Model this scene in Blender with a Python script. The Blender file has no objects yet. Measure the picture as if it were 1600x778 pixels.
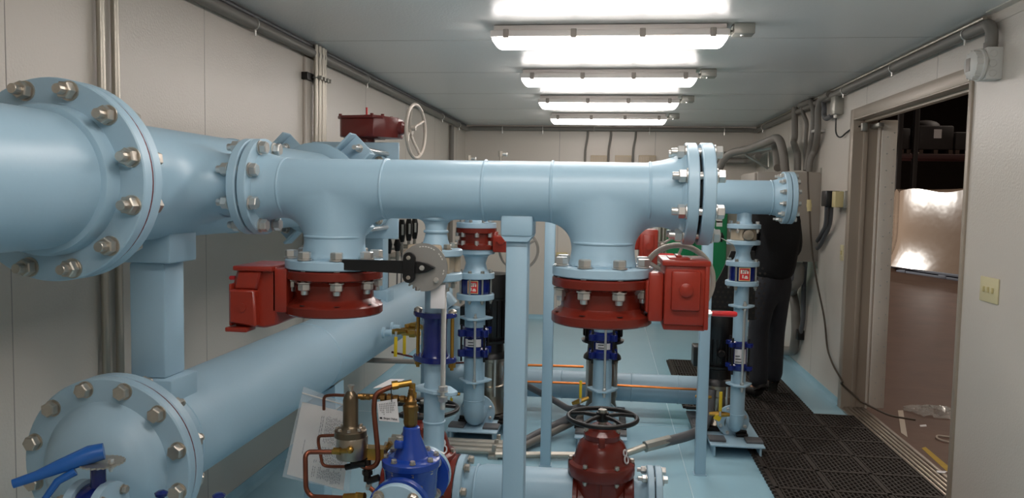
import bpy, bmesh, math, random
from mathutils import Vector as V, Matrix as M
random.seed(7)
S = bpy.context.scene
COL = S.collection
PI = math.pi
# ---------------------------------------------------------------- camera calibration
YAW, PITCH, ROLL, ZC, FPX = 0.12109577, 0.06647107, 0.01778361, 1.53916, 1220.0
cF = V((-math.sin(YAW)*math.cos(PITCH), math.cos(YAW)*math.cos(PITCH), -math.sin(PITCH)))
r0 = V((math.cos(YAW), math.sin(YAW), 0)); u0 = r0.cross(cF)
cR = r0*math.cos(ROLL)+u0*math.sin(ROLL); cU = -r0*math.sin(ROLL)+u0*math.cos(ROLL)
CAM = V((0, 0, ZC))
def ray(u, v): return cR*((u-800)/FPX)+cF-cU*((v-389)/FPX)
def PY(u, v, y): d = ray(u, v); return CAM+d*(y/d.y)
def PX(u, v, x): d = ray(u, v); return CAM+d*(x/d.x)
def PZ(u, v, z): d = ray(u, v); return CAM+d*((z-ZC)/d.z)
# ---------------------------------------------------------------- materials
def lin(c): return tuple(((x/255)/12.92 if x/255 <= .04045 else ((x/255+.055)/1.055)**2.4) for x in c)+(1,)
def mat(name, rgb, rough=.5, metal=0, bump=None, coat=0, vary=0, vscale=6, emit=0, alpha=1, trans=0, spec=.5, vdetail=4):
    m = bpy.data.materials.new(name); m.use_nodes = True
    nt = m.node_tree; b = nt.nodes['Principled BSDF']; N = nt.nodes.new; L = nt.links.new
    c = lin(rgb)
    b.inputs['Base Color'].default_value = c
    b.inputs['Roughness'].default_value = rough; b.inputs['Metallic'].default_value = metal
    b.inputs['Specular IOR Level'].default_value = spec
    if coat: b.inputs['Coat Weight'].default_value = coat; b.inputs['Coat Roughness'].default_value = .12
    if trans: b.inputs['Transmission Weight'].default_value = trans
    if alpha < 1: b.inputs['Alpha'].default_value = alpha
    if emit:
        b.inputs['Emission Color'].default_value = c; b.inputs['Emission Strength'].default_value = emit
    tc = N('ShaderNodeTexCoord')
    if vary:
        n = N('ShaderNodeTexNoise'); n.inputs['Scale'].default_value = vscale; n.inputs['Detail'].default_value = vdetail
        L(tc.outputs['Object'], n.inputs['Vector'])
        mx = N('ShaderNodeMix'); mx.data_type = 'RGBA'
        k = 1-vary
        mx.inputs[6].default_value = (c[0]*k, c[1]*k, c[2]*k, 1); k = 1+vary
        mx.inputs[7].default_value = (min(1, c[0]*k), min(1, c[1]*k), min(1, c[2]*k), 1)
        L(n.outputs['Fac'], mx.inputs[0]); L(mx.outputs[2], b.inputs['Base Color'])
    if bump:
        n = N('ShaderNodeTexNoise'); n.inputs['Scale'].default_value = bump[0]; n.inputs['Detail'].default_value = 2
        L(tc.outputs['Object'], n.inputs['Vector'])
        bp = N('ShaderNodeBump'); bp.inputs['Strength'].default_value = bump[1]; bp.inputs['Distance'].default_value = bump[2]
        L(n.outputs['Fac'], bp.inputs['Height']); L(bp.outputs[0], b.inputs['Normal'])
    return m
BLUE = mat('pipe_paint', (160, 190, 207), .35, bump=(90, .12, .0015), vary=.05, vscale=4)
BLUE2 = mat('flange_paint', (166, 194, 210), .38, bump=(110, .12, .001))
FLOORJ = mat('floor_weld_line', (176, 206, 216), .3)
FLOORM = mat('epoxy_floor', (156, 195, 211), .24, bump=(30, .06, .002), vary=.05, vscale=2)
WALLM = mat('embossed_wall_panel', (210, 201, 190), .36, bump=(100, .45, .0025), vary=.03, vscale=1.5)
CEILM = mat('embossed_ceiling_panel', (236, 234, 230), .3, bump=(80, .5, .003), vary=.02, vscale=1.5)
SEAM = mat('panel_seam', (160, 153, 146), .6)
RED = mat('red_cast_paint', (112, 36, 25), .25, bump=(160, .15, .001), vary=.1, vscale=8)
RED2 = mat('gearbox_red_paint', (148, 46, 31), .28, bump=(140, .12, .001), vary=.08, vscale=10)
DRED = mat('oxide_red_paint', (104, 36, 32), .33, bump=(120, .15, .001))
NAVY = mat('navy_epoxy', (17, 31, 102), .16, bump=(60, .1, .001), coat=.3)
CBLUE = mat('valve_blue_epoxy', (26, 64, 154), .25, bump=(80, .18, .0015), coat=.3)
STEEL = mat('zinc_bolt', (214, 211, 206), .28, .8, bump=(200, .1, .0005))
DSTEEL = mat('dull_bolt', (192, 184, 172), .32, .8, bump=(200, .15, .0005), vary=.2, vscale=60)
PBRONZE = mat('dark_bronze', (112, 98, 80), .3, .9, vary=.12, vscale=20)
LEVB = mat('lever_blue', (36, 96, 172), .35)
STAIN = mat('stainless_steel', (168, 158, 144), .3, 1, vary=.08, vscale=12)
GALV = mat('galvanised_steel', (172, 170, 162), .42, .8, vary=.1, vscale=18)
PLATE = mat('grey_cast_plate', (150, 147, 142), .45, .4)
EMT = mat('thin_wall_conduit', (186, 180, 168), .35, .75)
PVC = mat('grey_plastic_conduit', (120, 115, 108), .5)
PVCD = mat('dark_flexible_conduit', (92, 92, 94), .5)
GREYBOX = mat('grey_enclosure', (158, 150, 140), .5)
BEIGE = mat('beige_plastic', (205, 190, 140), .5)
BEIGEMET = mat('beige_cast_metal', (176, 160, 138), .45, .1)
IVORY = mat('ivory_plate', (214, 202, 160), .45)
WHITEPL = mat('white_plastic', (212, 209, 203), .4)
BLACK = mat('black_paint', (14, 13, 14), .38)
BLACKM = mat('black_iron', (24, 21, 20), .4, .3, bump=(70, .2, .001))
RUBBER = mat('black_rubber', (46, 38, 33), .6, bump=(140, .2, .001))
GASKET = mat('gasket_black', (15, 15, 16), .7)
GASKETR = mat('gasket_red', (110, 30, 30), .6)
COPPER = mat('copper_tube', (132, 78, 60), .36, .85, vary=.25, vscale=30)
COPPERB = mat('bright_copper', (200, 120, 62), .3, .9)
BRASS = mat('brass', (176, 136, 66), .3, .95, vary=.15, vscale=40)
BRONZE = mat('bronze', (134, 100, 56), .34, .9, vary=.2, vscale=40)
YELLOW = mat('yellow_grip', (222, 186, 24), .45)
REDPL = mat('red_plastic', (206, 40, 44), .4)
GREEN = mat('green_enclosure', (18, 122, 74), .4)
PAPER = mat('paper', (232, 220, 210), .7)
CARD = mat('white_card', (226, 222, 222), .6)
INK = mat('ink', (44, 42, 44), .7)
WHEELG = mat('grey_handwheel', (182, 172, 160), .42, .1, bump=(50, .1, .001))
TAUPE = mat('taupe_metal', (172, 158, 142), .4, .1)
TAUPED = mat('taupe_frame_shadow_groove', (120, 106, 92), .45, .2)
DOORMET = mat('door_edge_metal', (232, 222, 208), .45)
ALU = mat('aluminium', (170, 158, 146), .35, .8)
CORD = mat('brown_cord', (82, 70, 58), .55)
HOOD = mat('black_knit', (16, 15, 17), .9, bump=(160, .5, .003))
JEAN = mat('dark_denim', (52, 52, 57), .85, bump=(40, .5, .006), vary=.25, vscale=9)
SHOE = mat('dark_boot', (26, 21, 18), .6)
SKIN = mat('skin', (190, 140, 115), .5)
HAIR = mat('dark_hair', (30, 22, 17), .7)
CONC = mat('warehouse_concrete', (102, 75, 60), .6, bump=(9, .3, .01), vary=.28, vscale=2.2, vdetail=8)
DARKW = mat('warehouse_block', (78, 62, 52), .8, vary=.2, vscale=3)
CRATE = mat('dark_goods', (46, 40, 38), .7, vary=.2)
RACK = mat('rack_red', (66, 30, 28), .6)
WRAP = mat('stretch_wrap', (196, 170, 148), .22, bump=(2.5, .25, .03), coat=.5)
WRAPC = mat('clear_film_clear', (220, 220, 215), .12, trans=.0, alpha=.35, bump=(30, 1, .02))
PALLET = mat('grey_blue_pallet', (140, 146, 160), .5)
YLINE = mat('yellow_floor_paint', (176, 142, 30), .6, vary=.3, vscale=20)
WOODS = mat('pale_strip', (196, 182, 166), .6)
LAMPM = mat('lamp_diffuser', (255, 247, 242), .4, emit=14)
LAMPH = mat('lamp_housing', (222, 214, 208), .5)
CLIP = mat('latch_grey', (150, 140, 132), .45)
LOUV = mat('louvre_beige', (190, 172, 146), .5)
DARK = mat('dark_hole', (10, 9, 9), .9)
BAG = mat('clear_bag', (225, 232, 238), .12, alpha=.22, bump=(14, .8, .01))
# ---------------------------------------------------------------- mesh builder
def frame(o, d, up=None):
    z = V(d).normalized(); a = V(up) if up is not None else (V((0, 0, 1)) if abs(z.z) < .9 else V((0, 1, 0)))
    x = a.cross(z).normalized(); y = z.cross(x)
    m = M((x, y, z)).transposed().to_4x4(); m.translation = V(o); return m
T = M.Translation
class MB:
    def __init__(s): s.v = []; s.f = []; s.fm = []
    def add(s, vs, fs, m=None):
        n = len(s.v)
        s.v += [tuple(m @ V(p)) if m is not None else tuple(p) for p in vs]
        s.f += [tuple(i+n for i in f) for f in fs]; return s
    def lathe(s, prof, m=None, n=32, sx=1, sy=1):
        vs, fs = [], []; k = len(prof)
        for r, h in prof:
            for i in range(n):
                a = 2*PI*i/n; vs.append((r*sx*math.cos(a), r*sy*math.sin(a), h))
        for j in range(k-1):
            for i in range(n):
                i2 = (i+1) % n; fs.append((j*n+i, j*n+i2, (j+1)*n+i2, (j+1)*n+i))
        fs.append(tuple(reversed(range(n)))); fs.append(tuple(range((k-1)*n, k*n)))
        return s.add(vs, fs, m)
    def ring(s, ri, ro, h0, h1, m=None, n=32):
        vs, fs = [], []
        pr = [(ri, h0), (ro, h0), (ro, h1), (ri, h1)]
        for r, h in pr:
            for i in range(n): a = 2*PI*i/n; vs.append((r*math.cos(a), r*math.sin(a), h))
        for j in range(4):
            for i in range(n):
                i2 = (i+1) % n; j2 = (j+1) % 4; fs.append((j*n+i, j*n+i2, j2*n+i2, j2*n+i))
        return s.add(vs, fs, m)
    def cyl(s, a, b, r, n=20, r2=None, bev=0):
        a, b = V(a), V(b); h = (b-a).length; r2 = r if r2 is None else r2
        pr = [(r, 0), (r2, h)] if not bev else [(r-bev, 0), (r, bev), (r2, h-bev), (r2-bev, h)]
        return s.lathe(pr, frame(a, b-a), n)
    def tube(s, pts, r, n=12, fil=0, seg=6):
        P = [V(p) for p in pts]
        if fil:
            Q = [P[0]]
            for i in range(1, len(P)-1):
                a, b, c = P[i-1], P[i], P[i+1]
                d1 = a-b; d2 = c-b; f = min(fil, d1.length*.49, d2.length*.49)
                p1 = b+d1.normalized()*f; p2 = b+d2.normalized()*f
                for t in range(seg+1):
                    t /= seg; Q.append(p1*(1-t)**2+b*2*t*(1-t)+p2*t*t)
            P = Q+[P[-1]]
        tv = [(P[min(i+1, len(P)-1)]-P[max(i-1, 0)]).normalized() for i in range(len(P))]
        a = V((0, 0, 1)) if abs(tv[0].z) < .9 else V((1, 0, 0))
        x = a.cross(tv[0]).normalized(); vs, fs = [], []
        rr = r if isinstance(r, (list, tuple)) else [r]*len(P)
        for i, p in enumerate(P):
            x = (x-tv[i]*x.dot(tv[i])).normalized(); y = tv[i].cross(x)
            for k in range(n): an = 2*PI*k/n; vs.append(p+x*rr[i]*math.cos(an)+y*rr[i]*math.sin(an))
        for i in range(len(P)-1):
            for k in range(n): k2 = (k+1) % n; fs.append((i*n+k, i*n+k2, (i+1)*n+k2, (i+1)*n+k))
        fs.append(tuple(reversed(range(n)))); fs.append(tuple(range((len(P)-1)*n, len(P)*n)))
        return s.add(vs, fs)
    def torus(s, R, r, m=None, n=40, k=10, a0=0, a1=2*PI):
        full = abs(a1-a0-2*PI) < 1e-6; vs, fs = [], []; c = n if full else n+1
        for i in range(c):
            a = a0+(a1-a0)*i/n
            for j in range(k): b = 2*PI*j/k; q = R+r*math.cos(b); vs.append((q*math.cos(a), q*math.sin(a), r*math.sin(b)))
        for i in range(n):
            i2 = (i+1) % c
            for j in range(k): j2 = (j+1) % k; fs.append((i*k+j, i2*k+j, i2*k+j2, i*k+j2))
        return s.add(vs, fs, m)
    def box(s, lo, hi, bev=0, m=None, seg=2):
        lo, hi = V(lo), V(hi)
        b = bmesh.new(); bmesh.ops.create_cube(b, size=1)
        for q in b.verts: q.co = V([lo[i]+(q.co[i]+.5)*(hi[i]-lo[i]) for i in range(3)])
        if bev: bmesh.ops.bevel(b, geom=b.edges[:], offset=bev, segments=seg, affect='EDGES', profile=.5)
        b.verts.index_update()
        s.add([q.co.copy() for q in b.verts], [[q.index for q in f.verts] for f in b.faces], m); b.free(); return s
    def prism(s, poly, h0, h1, m=None, bev=0):
        b = bmesh.new()
        lo = [b.verts.new((x, y, h0)) for x, y in poly]; hi = [b.verts.new((x, y, h1)) for x, y in poly]
        n = len(poly); b.faces.new(list(reversed(lo))); b.faces.new(hi)
        for i in range(n): j = (i+1) % n; b.faces.new((lo[i], lo[j], hi[j], hi[i]))
        if bev: bmesh.ops.bevel(b, geom=[e for e in b.edges], offset=bev, segments=1, affect='EDGES')
        b.verts.index_update()
        s.add([q.co.copy() for q in b.verts], [[q.index for q in f.verts] for f in b.faces], m); b.free(); return s
    def sph(s, c, r, n=20, k=12, sc=(1, 1, 1), m=None):
        pr = [(max(1e-4, math.sin(PI*i/k)), -math.cos(PI*i/k)) for i in range(k+1)]
        mm = T(V(c)) @ (m if m is not None else M.Identity(4)) @ M.Diagonal((r*sc[0], r*sc[1], r*sc[2], 1))
        return s.lathe(pr, mm, n)
    def mesh(s, name, off=V((0, 0, 0)), sharp=35):
        me = bpy.data.meshes.new(name)
        me.from_pydata([(p[0]-off[0], p[1]-off[1], p[2]-off[2]) for p in s.v], [], s.f)
        me.polygons.foreach_set('use_smooth', [True]*len(me.polygons))
        me.set_sharp_from_angle(angle=math.radians(sharp)); me.update(); return me
OFF = {}
def thing(name, label, cat, loc, group=None):
    o = bpy.data.objects.new(name, None); COL.objects.link(o); o.location = V(loc); o.empty_display_size = .05
    o['label'] = label; o['category'] = cat
    if group: o['group'] = group
    OFF[o.name] = V(loc); return o
def part(name, mb, m, parent, label=None):
    off = OFF[parent.name]
    o = bpy.data.objects.new(name, mb.mesh(name, off)); o.data.materials.append(m); COL.objects.link(o)
    o.parent = parent; OFF[o.name] = off
    if label: o['label'] = label
    return o
def solo(name, mb, m, label, cat, group=None):
    xs = [p[0] for p in mb.v]; ys = [p[1] for p in mb.v]; zs = [p[2] for p in mb.v]
    off = V(((min(xs)+max(xs))/2, (min(ys)+max(ys))/2, min(zs)))
    o = bpy.data.objects.new(name, mb.mesh(name, off)); o.data.materials.append(m); COL.objects.link(o); o.location = off
    o['label'] = label; o['category'] = cat
    if group: o['group'] = group
    OFF[o.name] = off; return o
def struct(name, mb, m, parent=None):
    if parent: return part(name, mb, m, parent)
    o = bpy.data.objects.new(name, mb.mesh(name)); o.data.materials.append(m); COL.objects.link(o)
    o['kind'] = 'structure'; OFF[o.name] = V((0, 0, 0)); return o
def inst(name, me, parent, mx, label=None):
    o = bpy.data.objects.new(name, me); COL.objects.link(o); o.parent = parent
    o.matrix_local = T(-OFF[parent.name]) @ mx
    if label: o['label'] = label
    return o
def text(name, s, size, mx, m, parent, depth=.0004, align='CENTER'):
    c = bpy.data.curves.new(name, 'FONT'); c.body = s; c.size = size; c.extrude = depth; c.align_x = align; c.align_y = 'CENTER'
    t = bpy.data.objects.new(name, c); COL.objects.link(t)
    me = bpy.data.meshes.new_from_object(t.evaluated_get(bpy.context.evaluated_depsgraph_get()))
    bpy.data.objects.remove(t); me.materials.clear(); me.materials.append(m)
    return inst(name, me, parent, mx)
BM = {}
def bolt_mesh(af, grip, stud, m):
    k = (round(af, 4), round(grip, 4), round(stud, 4), m.name)
    if k in BM: return BM[k]
    b = MB(); hx = af/2/math.cos(PI/6); h = af*.62; g = grip/2
    def hexa(z0, z1):
        b.lathe([(hx*.86, z0), (hx, z0+h*.12), (hx, z1-h*.12), (hx*.86, z1)], None, 6)
    b.lathe([(hx*1.12, g), (hx*1.12, g+af*.1)], None, 18); hexa(g+af*.1, g+af*.1+h)
    b.lathe([(hx*1.12, -g-af*.1), (hx*1.12, -g)], None, 18); hexa(-g-af*.1-h, -g-af*.1)
    b.lathe([(af*.3, -g-h-af*.1-stud), (af*.33, -g-h-af*.1-stud+.002), (af*.33, g)], None, 12)
    BM[k] = b.mesh('bolt_mesh', sharp=28); BM[k].materials.append(m); return BM[k]
def bolts(parent, c, axis, bc, n, af, grip, stud=.012, m=STEEL, ph=None, up=None):
    """ring of bolts: heads on the +axis side, nuts with stud end on the other"""
    fr = frame(c, axis, up); me = bolt_mesh(af, grip, stud, m)
    ph = PI/n if ph is None else ph
    for i in range(n):
        a = ph+2*PI*i/n
        inst('bolt', me, parent, fr @ T(V((bc*math.cos(a), bc*math.sin(a), 0))) @ M.Rotation(random.random()*PI/3, 4, 'Z'))
def fl(r, t, b=.003): return [(r-b, 0), (r, b), (r, t-b), (r-b, t)]
def flange(mb, c, axis, r, t, n=48): mb.lathe(fl(r, t), frame(c, axis), n)
def pipe(mb, a, b, r, n=40): mb.cyl(a, b, r, n)
def weld(mb, c, axis, r): mb.torus(r, .0045, frame(c, axis), 48, 8)
import numpy as np
def nets(F, lo, h):
    """surface nets over a signed distance function; vertices are pulled onto the exact surface"""
    n = [int(math.ceil((b-a)/h))+1 for a, b in zip(lo[0], lo[1])]
    ax = [lo[0][i]+h*np.arange(n[i]) for i in range(3)]
    G = np.meshgrid(*ax, indexing='ij'); D = F(*G); ins = D < 0
    c = [m-1 for m in n]; cnt = np.zeros(c); pos = np.zeros(c+[3])
    def sl(a, o): return tuple(slice(o[k], o[k]+a[k]) for k in range(3))
    for d in range(3):
        e1, e2 = [k for k in range(3) if k != d]
        for p in (0, 1):
            for q in (0, 1):
                o = [0, 0, 0]; o[e1] = p; o[e2] = q; o2 = list(o); o2[d] = 1
                a, b = D[sl(c, o)], D[sl(c, o2)]; m = (a < 0) != (b < 0)
                t = np.where(m, a/np.where(a == b, 1, a-b), 0)
                cnt += m
                v = np.zeros(c+[3]); v[..., d] = t; v[..., e1] = p; v[..., e2] = q
                pos += v*m[..., None]
    act = cnt > 0; idx = -np.ones(c, int); idx[act] = np.arange(act.sum())
    ii = np.argwhere(act); P = np.array(lo[0])+h*(ii+pos[act]/cnt[act][:, None])
    for _ in range(4):
        f = F(*P.T); e = 1e-4
        g = np.stack([(F(*(P+np.eye(3)[k]*e).T)-F(*(P-np.eye(3)[k]*e).T))/(2*e) for k in range(3)], 1)
        st = (f/np.maximum((g*g).sum(1), .2))[:, None]*g; P = P-np.clip(st, -h*.5, h*.5)
    fs = []
    for d in range(3):
        e1, e2 = (d+1) % 3, (d+2) % 3
        sh = [0, 0, 0]; sh[d] = n[d]-1; sh[e1] = n[e1]-2; sh[e2] = n[e2]-2
        o = [0, 0, 0]; o[e1] = 1; o[e2] = 1; o2 = list(o); o2[d] = 1
        a, b = ins[sl(sh, o)], ins[sl(sh, o2)]
        for (i, j, k) in np.argwhere(a != b):
            w = [i, j, k]; w[e1] += 1; w[e2] += 1
            def id_(x, y): q = list(w); q[e1] += x; q[e2] += y; return int(idx[tuple(q)])
            f = (id_(-1, -1), id_(0, -1), id_(0, 0), id_(-1, 0))
            if min(f) < 0: continue
            o3 = [i, j, k]; o3[e1] += 1; o3[e2] += 1
            fs.append(f if ins[tuple(o3)] else f[::-1])
    return [tuple(p) for p in P], fs
def tee(Rh, s0, s1, brs, K=.1):
    """smoothly blended pipe run along s with branches towards +b"""
    def F(s, a, b):
        r1 = np.sqrt(a*a+b*b)+1e-9; d = np.maximum(r1-Rh(s), np.maximum(s0-s, s-s1))
        for (sb, Rb, b1, k_) in brs:
            r2 = np.sqrt((s-sb)**2+a*a)+1e-9; e = np.maximum(np.maximum(r2-Rb(b), -b), b-b1)
            k = np.maximum(k_*(1-np.minimum(1, a*a/(r1*r2)*1.0)), 1e-4)*np.clip(b/.03, 0, 1)+1e-4
            h = np.maximum(k-np.abs(d-e), 0)/k; d = np.minimum(d, e)-h*h*k/4
        return d
    return F
X, Y, Z = V((1, 0, 0)), V((0, 1, 0)), V((0, 0, 1))
# ================================================================ ROOM
XL, XR, YB, H, YF = -1.82, 1.777, 9.83, 2.44, -1.6
DY0, DY1, DZ = 4.17, 6.02, 2.15
b = MB(); b.box((XL-.1, YF-.1, -.1), (XR+.1, YB+.1, 0)); fl0 = struct('floor', b, FLOORM)
b = MB(); sx_ = PZ(1050, 660, 0).x; b.box((sx_-.003, YF, -.001), (sx_+.003, YB, .0008)); b.box((XL, 5.3, -.001), (XR, 5.306, .0008)); b.box((XL, 2.9, -.001), (XR, 2.906, .0008))
struct('floor_joint', b, FLOORJ, fl0)
b = MB(); b.box((XL-.1, YF-.1, H), (XR+.1, YB+.1, H+.1)); ceil = struct('ceiling', b, CEILM)
b = MB()
y = 2.19-1.165*3
while y < YB:
    b.box((XL, y-.0018, H-.0008), (XR, y+.0018, H+.001)); y += 1.165
struct('panel_seam', b, SEAM, ceil)
seams = [2.19+1.178*i for i in range(-3, 7)]
b = MB(); b.box((XL-.1, YF, 0), (XL, YB, H)); wl = struct('wall_left', b, WALLM)
b = MB()
for y in seams: b.box((XL-.001, y-.0015, .05), (XL+.0008, y+.0015, H))
struct('panel_seam', b, SEAM, wl)
b = MB(); b.box((XL-.1, YB, 0), (XR+.1, YB+.1, H)); wb = struct('wall_back', b, WALLM)
b = MB()
for x in (-.62, .56): b.box((x-.003, YB-.0012, .05), (x+.003, YB+.001, H))
struct('panel_seam', b, SEAM, wb)
b = MB(); b.box((XL-.1, YF-.1, 0), (XR+.1, YF, H)); struct('wall_front', b, WALLM)
b = MB()
b.box((XR, YF, 0), (XR+.1, DY0, H)); b.box((XR, DY1, 0), (XR+.1, YB, H)); b.box((XR, DY0, DZ), (XR+.1, DY1, H))
wr = struct('wall_right', b, WALLM)
b = MB()
for y in [s_ for s_ in seams]:
    y += .05
    z0 = DZ+.06 if DY0 < y < DY1 else .05
    b.box((XR-.0008, y-.0015, z0), (XR+.001, y+.0015, H))
struct('panel_seam', b, SEAM, wr)
def cove(name, a, bb, inward):
    q = MB(); a, bb = V(a), V(bb); d = (bb-a).normalized(); L = (bb-a).length
    q.prism([(0, 0), (.035, 0), (.014, .008), (.006, .022), (.004, .055), (0, .055)], 0, L, M((V(inward), Z, d)).transposed().to_4x4() if False else T(a) @ M((V(inward), Z, d)).transposed().to_4x4())
    struct(name, q, FLOORM)
cove('baseboard_left', (XL, YF, 0), (XL, YB, 0), (1, 0, 0))
cove('baseboard_back', (XL, YB, 0), (XR, YB, 0), (0, -1, 0))
cove('baseboard_right', (XR, DY1+.07, 0), (XR, YB, 0), (-1, 0, 0))
cove('baseboard_front', (XR, YF, 0), (XR, DY0-.07, 0), (-1, 0, 0))
# right wall top trim angle
b = MB(); b.box((XR-.004, YF, H-.05), (XR, 3.95, H)); b.box((XR-.05, YF, H-.004), (XR, 3.95, H)); struct('trim_1', b, WALLM)
# door
b = MB()
fw = .075
def jamb(y0, y1):
    b.box((XR-.012, y0, 0), (XR+.15, y1, DZ+.0), .003)
b.box((XR-.012, DY1, 0), (XR+.004, DY1+fw, DZ+fw), .003)
b.box((XR-.012, DY0-.03, 0), (XR+.004, DY0, DZ+fw), .003)
b.box((XR-.0125, DY0, DZ), (XR+.004, DY1, DZ+fw), .003)
b.box((XR-.01, DY1-.006, 0), (XR+.16, DY1+.02, DZ)); b.box((XR-.01, DY0-.02, 0), (XR+.16, DY0+.006, DZ)); b.box((XR-.01, DY0-.02, DZ-.006), (XR+.16, DY1+.02, DZ+.02))
b.box((XR+.06, DY1-.024, 0), (XR+.09, DY1, DZ), .003); b.box((XR+.06, DY0, DZ-.026), (XR+.09, DY1, DZ), .003)
door = struct('door_1', b, TAUPE)
b = MB()
for k in range(5): b.box((XR+.01+.03*k, DY0, 0), (XR+.03+.03*k, DY1, .022), .004)
b.box((XR-.01, DY0, 0), (XR+.17, DY1, .012))
struct('threshold', b, ALU, door)
dx0, dx1 = PY(1369, 400, 5.97).x, PY(1393, 400, 5.97).x
b = MB(); b.box((dx0, 5.97, .03), (dx1, 6.03, DZ-.01), .004)
lf = struct('door_leaf_edge', b, DOORMET, door)
b = MB()
for k in range(17):
    for dx in (.04, .085): b.lathe([(.005, 0), (.004, .004)], frame((dx0+dx, 5.97, .1+k*.12+(.03 if dx > .05 else 0)), -Y), 10)
struct('hinge_screw', b, STEEL, door)
b = MB(); b.box((dx0-.022, 5.975, .02), (dx0-.008, 6.0, DZ-.05), .003); struct('hinge_strip', b, DOORMET, door)
b = MB(); b.box((XR+.03, DY1-.07, DZ-.09), (XR+.07, DY1-.03, DZ-.03), .005); b.box((XR+.1, DY1-.2, DZ-.07), (XR+.14, DY1-.02, DZ-.04), .005, ); struct('door_closer', b, GALV, door)
# ================================================================ LIGHTS
def lamp(y, lab):
    x0, x1 = -.63, .585; w = .065
    t = thing('ceiling_light', lab, 'light', ((x0+x1)/2, y, H-.12), 'linear ceiling lights')
    q = MB(); q.box((x0+.01, y-w*.8, H-.035), (x1-.01, y+w*.8, H-.004), .004)
    q.box((x0-.004, y-w-.012, H-.068), (x1+.004, y+w+.012, H-.034), .006); part('housing', q, LAMPH, t)
    q = MB(); ln = []; n = 8
    st = []
    for i in range(n+1):
        a = i/n*PI/2; st.append((1-.06*(1-math.cos(a)), math.sin(a)))
    vs, fs = [], []
    for i in range(n+1):
        a = i/n*PI/2; z = H-.066-.05*math.sin(a); ins = .055*(1-math.cos(a)); iw = .03*(1-math.cos(a))
        vs += [(x0+.004+ins, y-w+.003+iw, z), (x1-.004-ins, y-w+.003+iw, z), (x1-.004-ins, y+w-.003-iw, z), (x0+.004+ins, y+w-.003-iw, z)]
    for i in range(n):
        for k in range(4): fs.append((i*4+k, (i+1)*4+k, (i+1)*4+(k+1) % 4, i*4+(k+1) % 4))
    fs.append(tuple(range(n*4, n*4+4))[::-1]); fs.append((0, 1, 2, 3))
    q.add(vs, fs); part('diffuser', q, LAMPM, t)
    for k in range(4):
        for s in (-1, 1):
            q = MB(); xx = x0+.08+k*(x1-x0-.16)/3
            q.box((xx-.015, y+s*(w+.014)-.006, H-.076), (xx+.015, y+s*(w+.014)+.006, H-.03), .004); part('latch', q, CLIP, t)
    q = MB(); q.tube([(x1-.01, y, H-.045), (x1+.04, y, H-.035)], .011, 10); q.torus(.013, .004, frame((x1+.012, y, H-.041), X), 16, 6); part('conduit_nipple', q, GALV, t)
    q = MB(); q.box((x1+.025, y-.05, H-.055), (x1+.13, y+.05, H-.003), .004); jb = part('junction_box', q, GALV, t)
    q = MB(); q.lathe([(.012, 0), (.011, .004)], frame((x1+.075, y, H-.055), -Z), 14); part('knockout', q, STEEL, jb)
for yy, lab in ((4.17, 'long linear ceiling light nearest the viewer, with junction box'), (5.58, 'second linear ceiling light from the viewer'),
                (6.98, 'third linear ceiling light from the viewer'), (8.4, 'farthest linear ceiling light, before the back wall'),
                (2.76, 'linear ceiling light above the wide manifold pipe'), (1.36, 'linear ceiling light above the big dished end'), (-.05, 'linear ceiling light behind the viewer')):
    lamp(yy, lab)
# ================================================================ BIG UPPER HEADER (12 in)
HX, HZ, R12, F12, BC12 = -1.315, 1.56, .162, .2415, .216
GH = .031
t = thing('large_pipe', 'very large blue pipe with bolted flange entering from the left edge', 'pipe', (HX, 1.0, HZ))
b = MB(); pipe(b, (HX, .2, HZ), (HX, 1.70, HZ), R12, 64); b.lathe([(R12, 0), (R12+.012, .004), (R12+.016, .012), (R12+.018, .03), (R12+.018, .05)], frame((HX, 1.665, HZ), Y), 64); part('pipe', b, BLUE, t)
b = MB(); flange(b, (HX, 1.71, HZ), Y, F12, .034, 72); part('flange', b, BLUE2, t)
bolts(t, (HX, 1.7475, HZ), Y, BC12, 12, .037, .075, .02, DSTEEL, PI/12, Z)
t = thing('tee_header', 'large blue tee pipe behind the big flange, its branch feeding the manifold', 'pipe', (HX, 2.3, HZ))
b = MB(); flange(b, (HX, 1.751, HZ), Y, F12, .034, 72); part('flange', b, BLUE2, t)
b = MB(); b.lathe([(F12-.003, 0), (F12-.003, .0075)], frame((HX, 1.7438, HZ), Y), 64); part('gasket', b, GASKETR, t, 'thin red gasket')
b = MB(); b.lathe([(R12, 2.58), (R12, 3.36)], frame((HX, 0, HZ), Y), 64); weld(b, (HX, 2.59, HZ), Y, R12-.001)
def Rt(s_): return np.interp(s_, [1.78, 1.80, 1.83, 1.87], [R12+.028, R12+.014, R12+.006, R12])
def Rtb(b_): return np.interp(b_, [0, .205, .235, .262, .27], [.088, .088, .092, .1, .112])
tv, tf = nets(tee(Rt, 1.784, 2.6, [(2.19, Rtb, .266, .16)]), ((1.77, -.21, -.21), (2.62, .21, .285)), .0075)
b.add([(HX+p[2], p[0], HZ+p[1]) for p in tv], tf)
MY, MZ, R6, F6, BC6 = 2.19, 1.556, .0841, .1397, .1206
weld(b, (HX+.2, MY, MZ), X, .09)
part('pipe_body', b, BLUE, t)
b = MB(); flange(b, (-1.052, MY, MZ), X, F6, .026); part('branch_flange', b, BLUE2, t)
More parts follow.
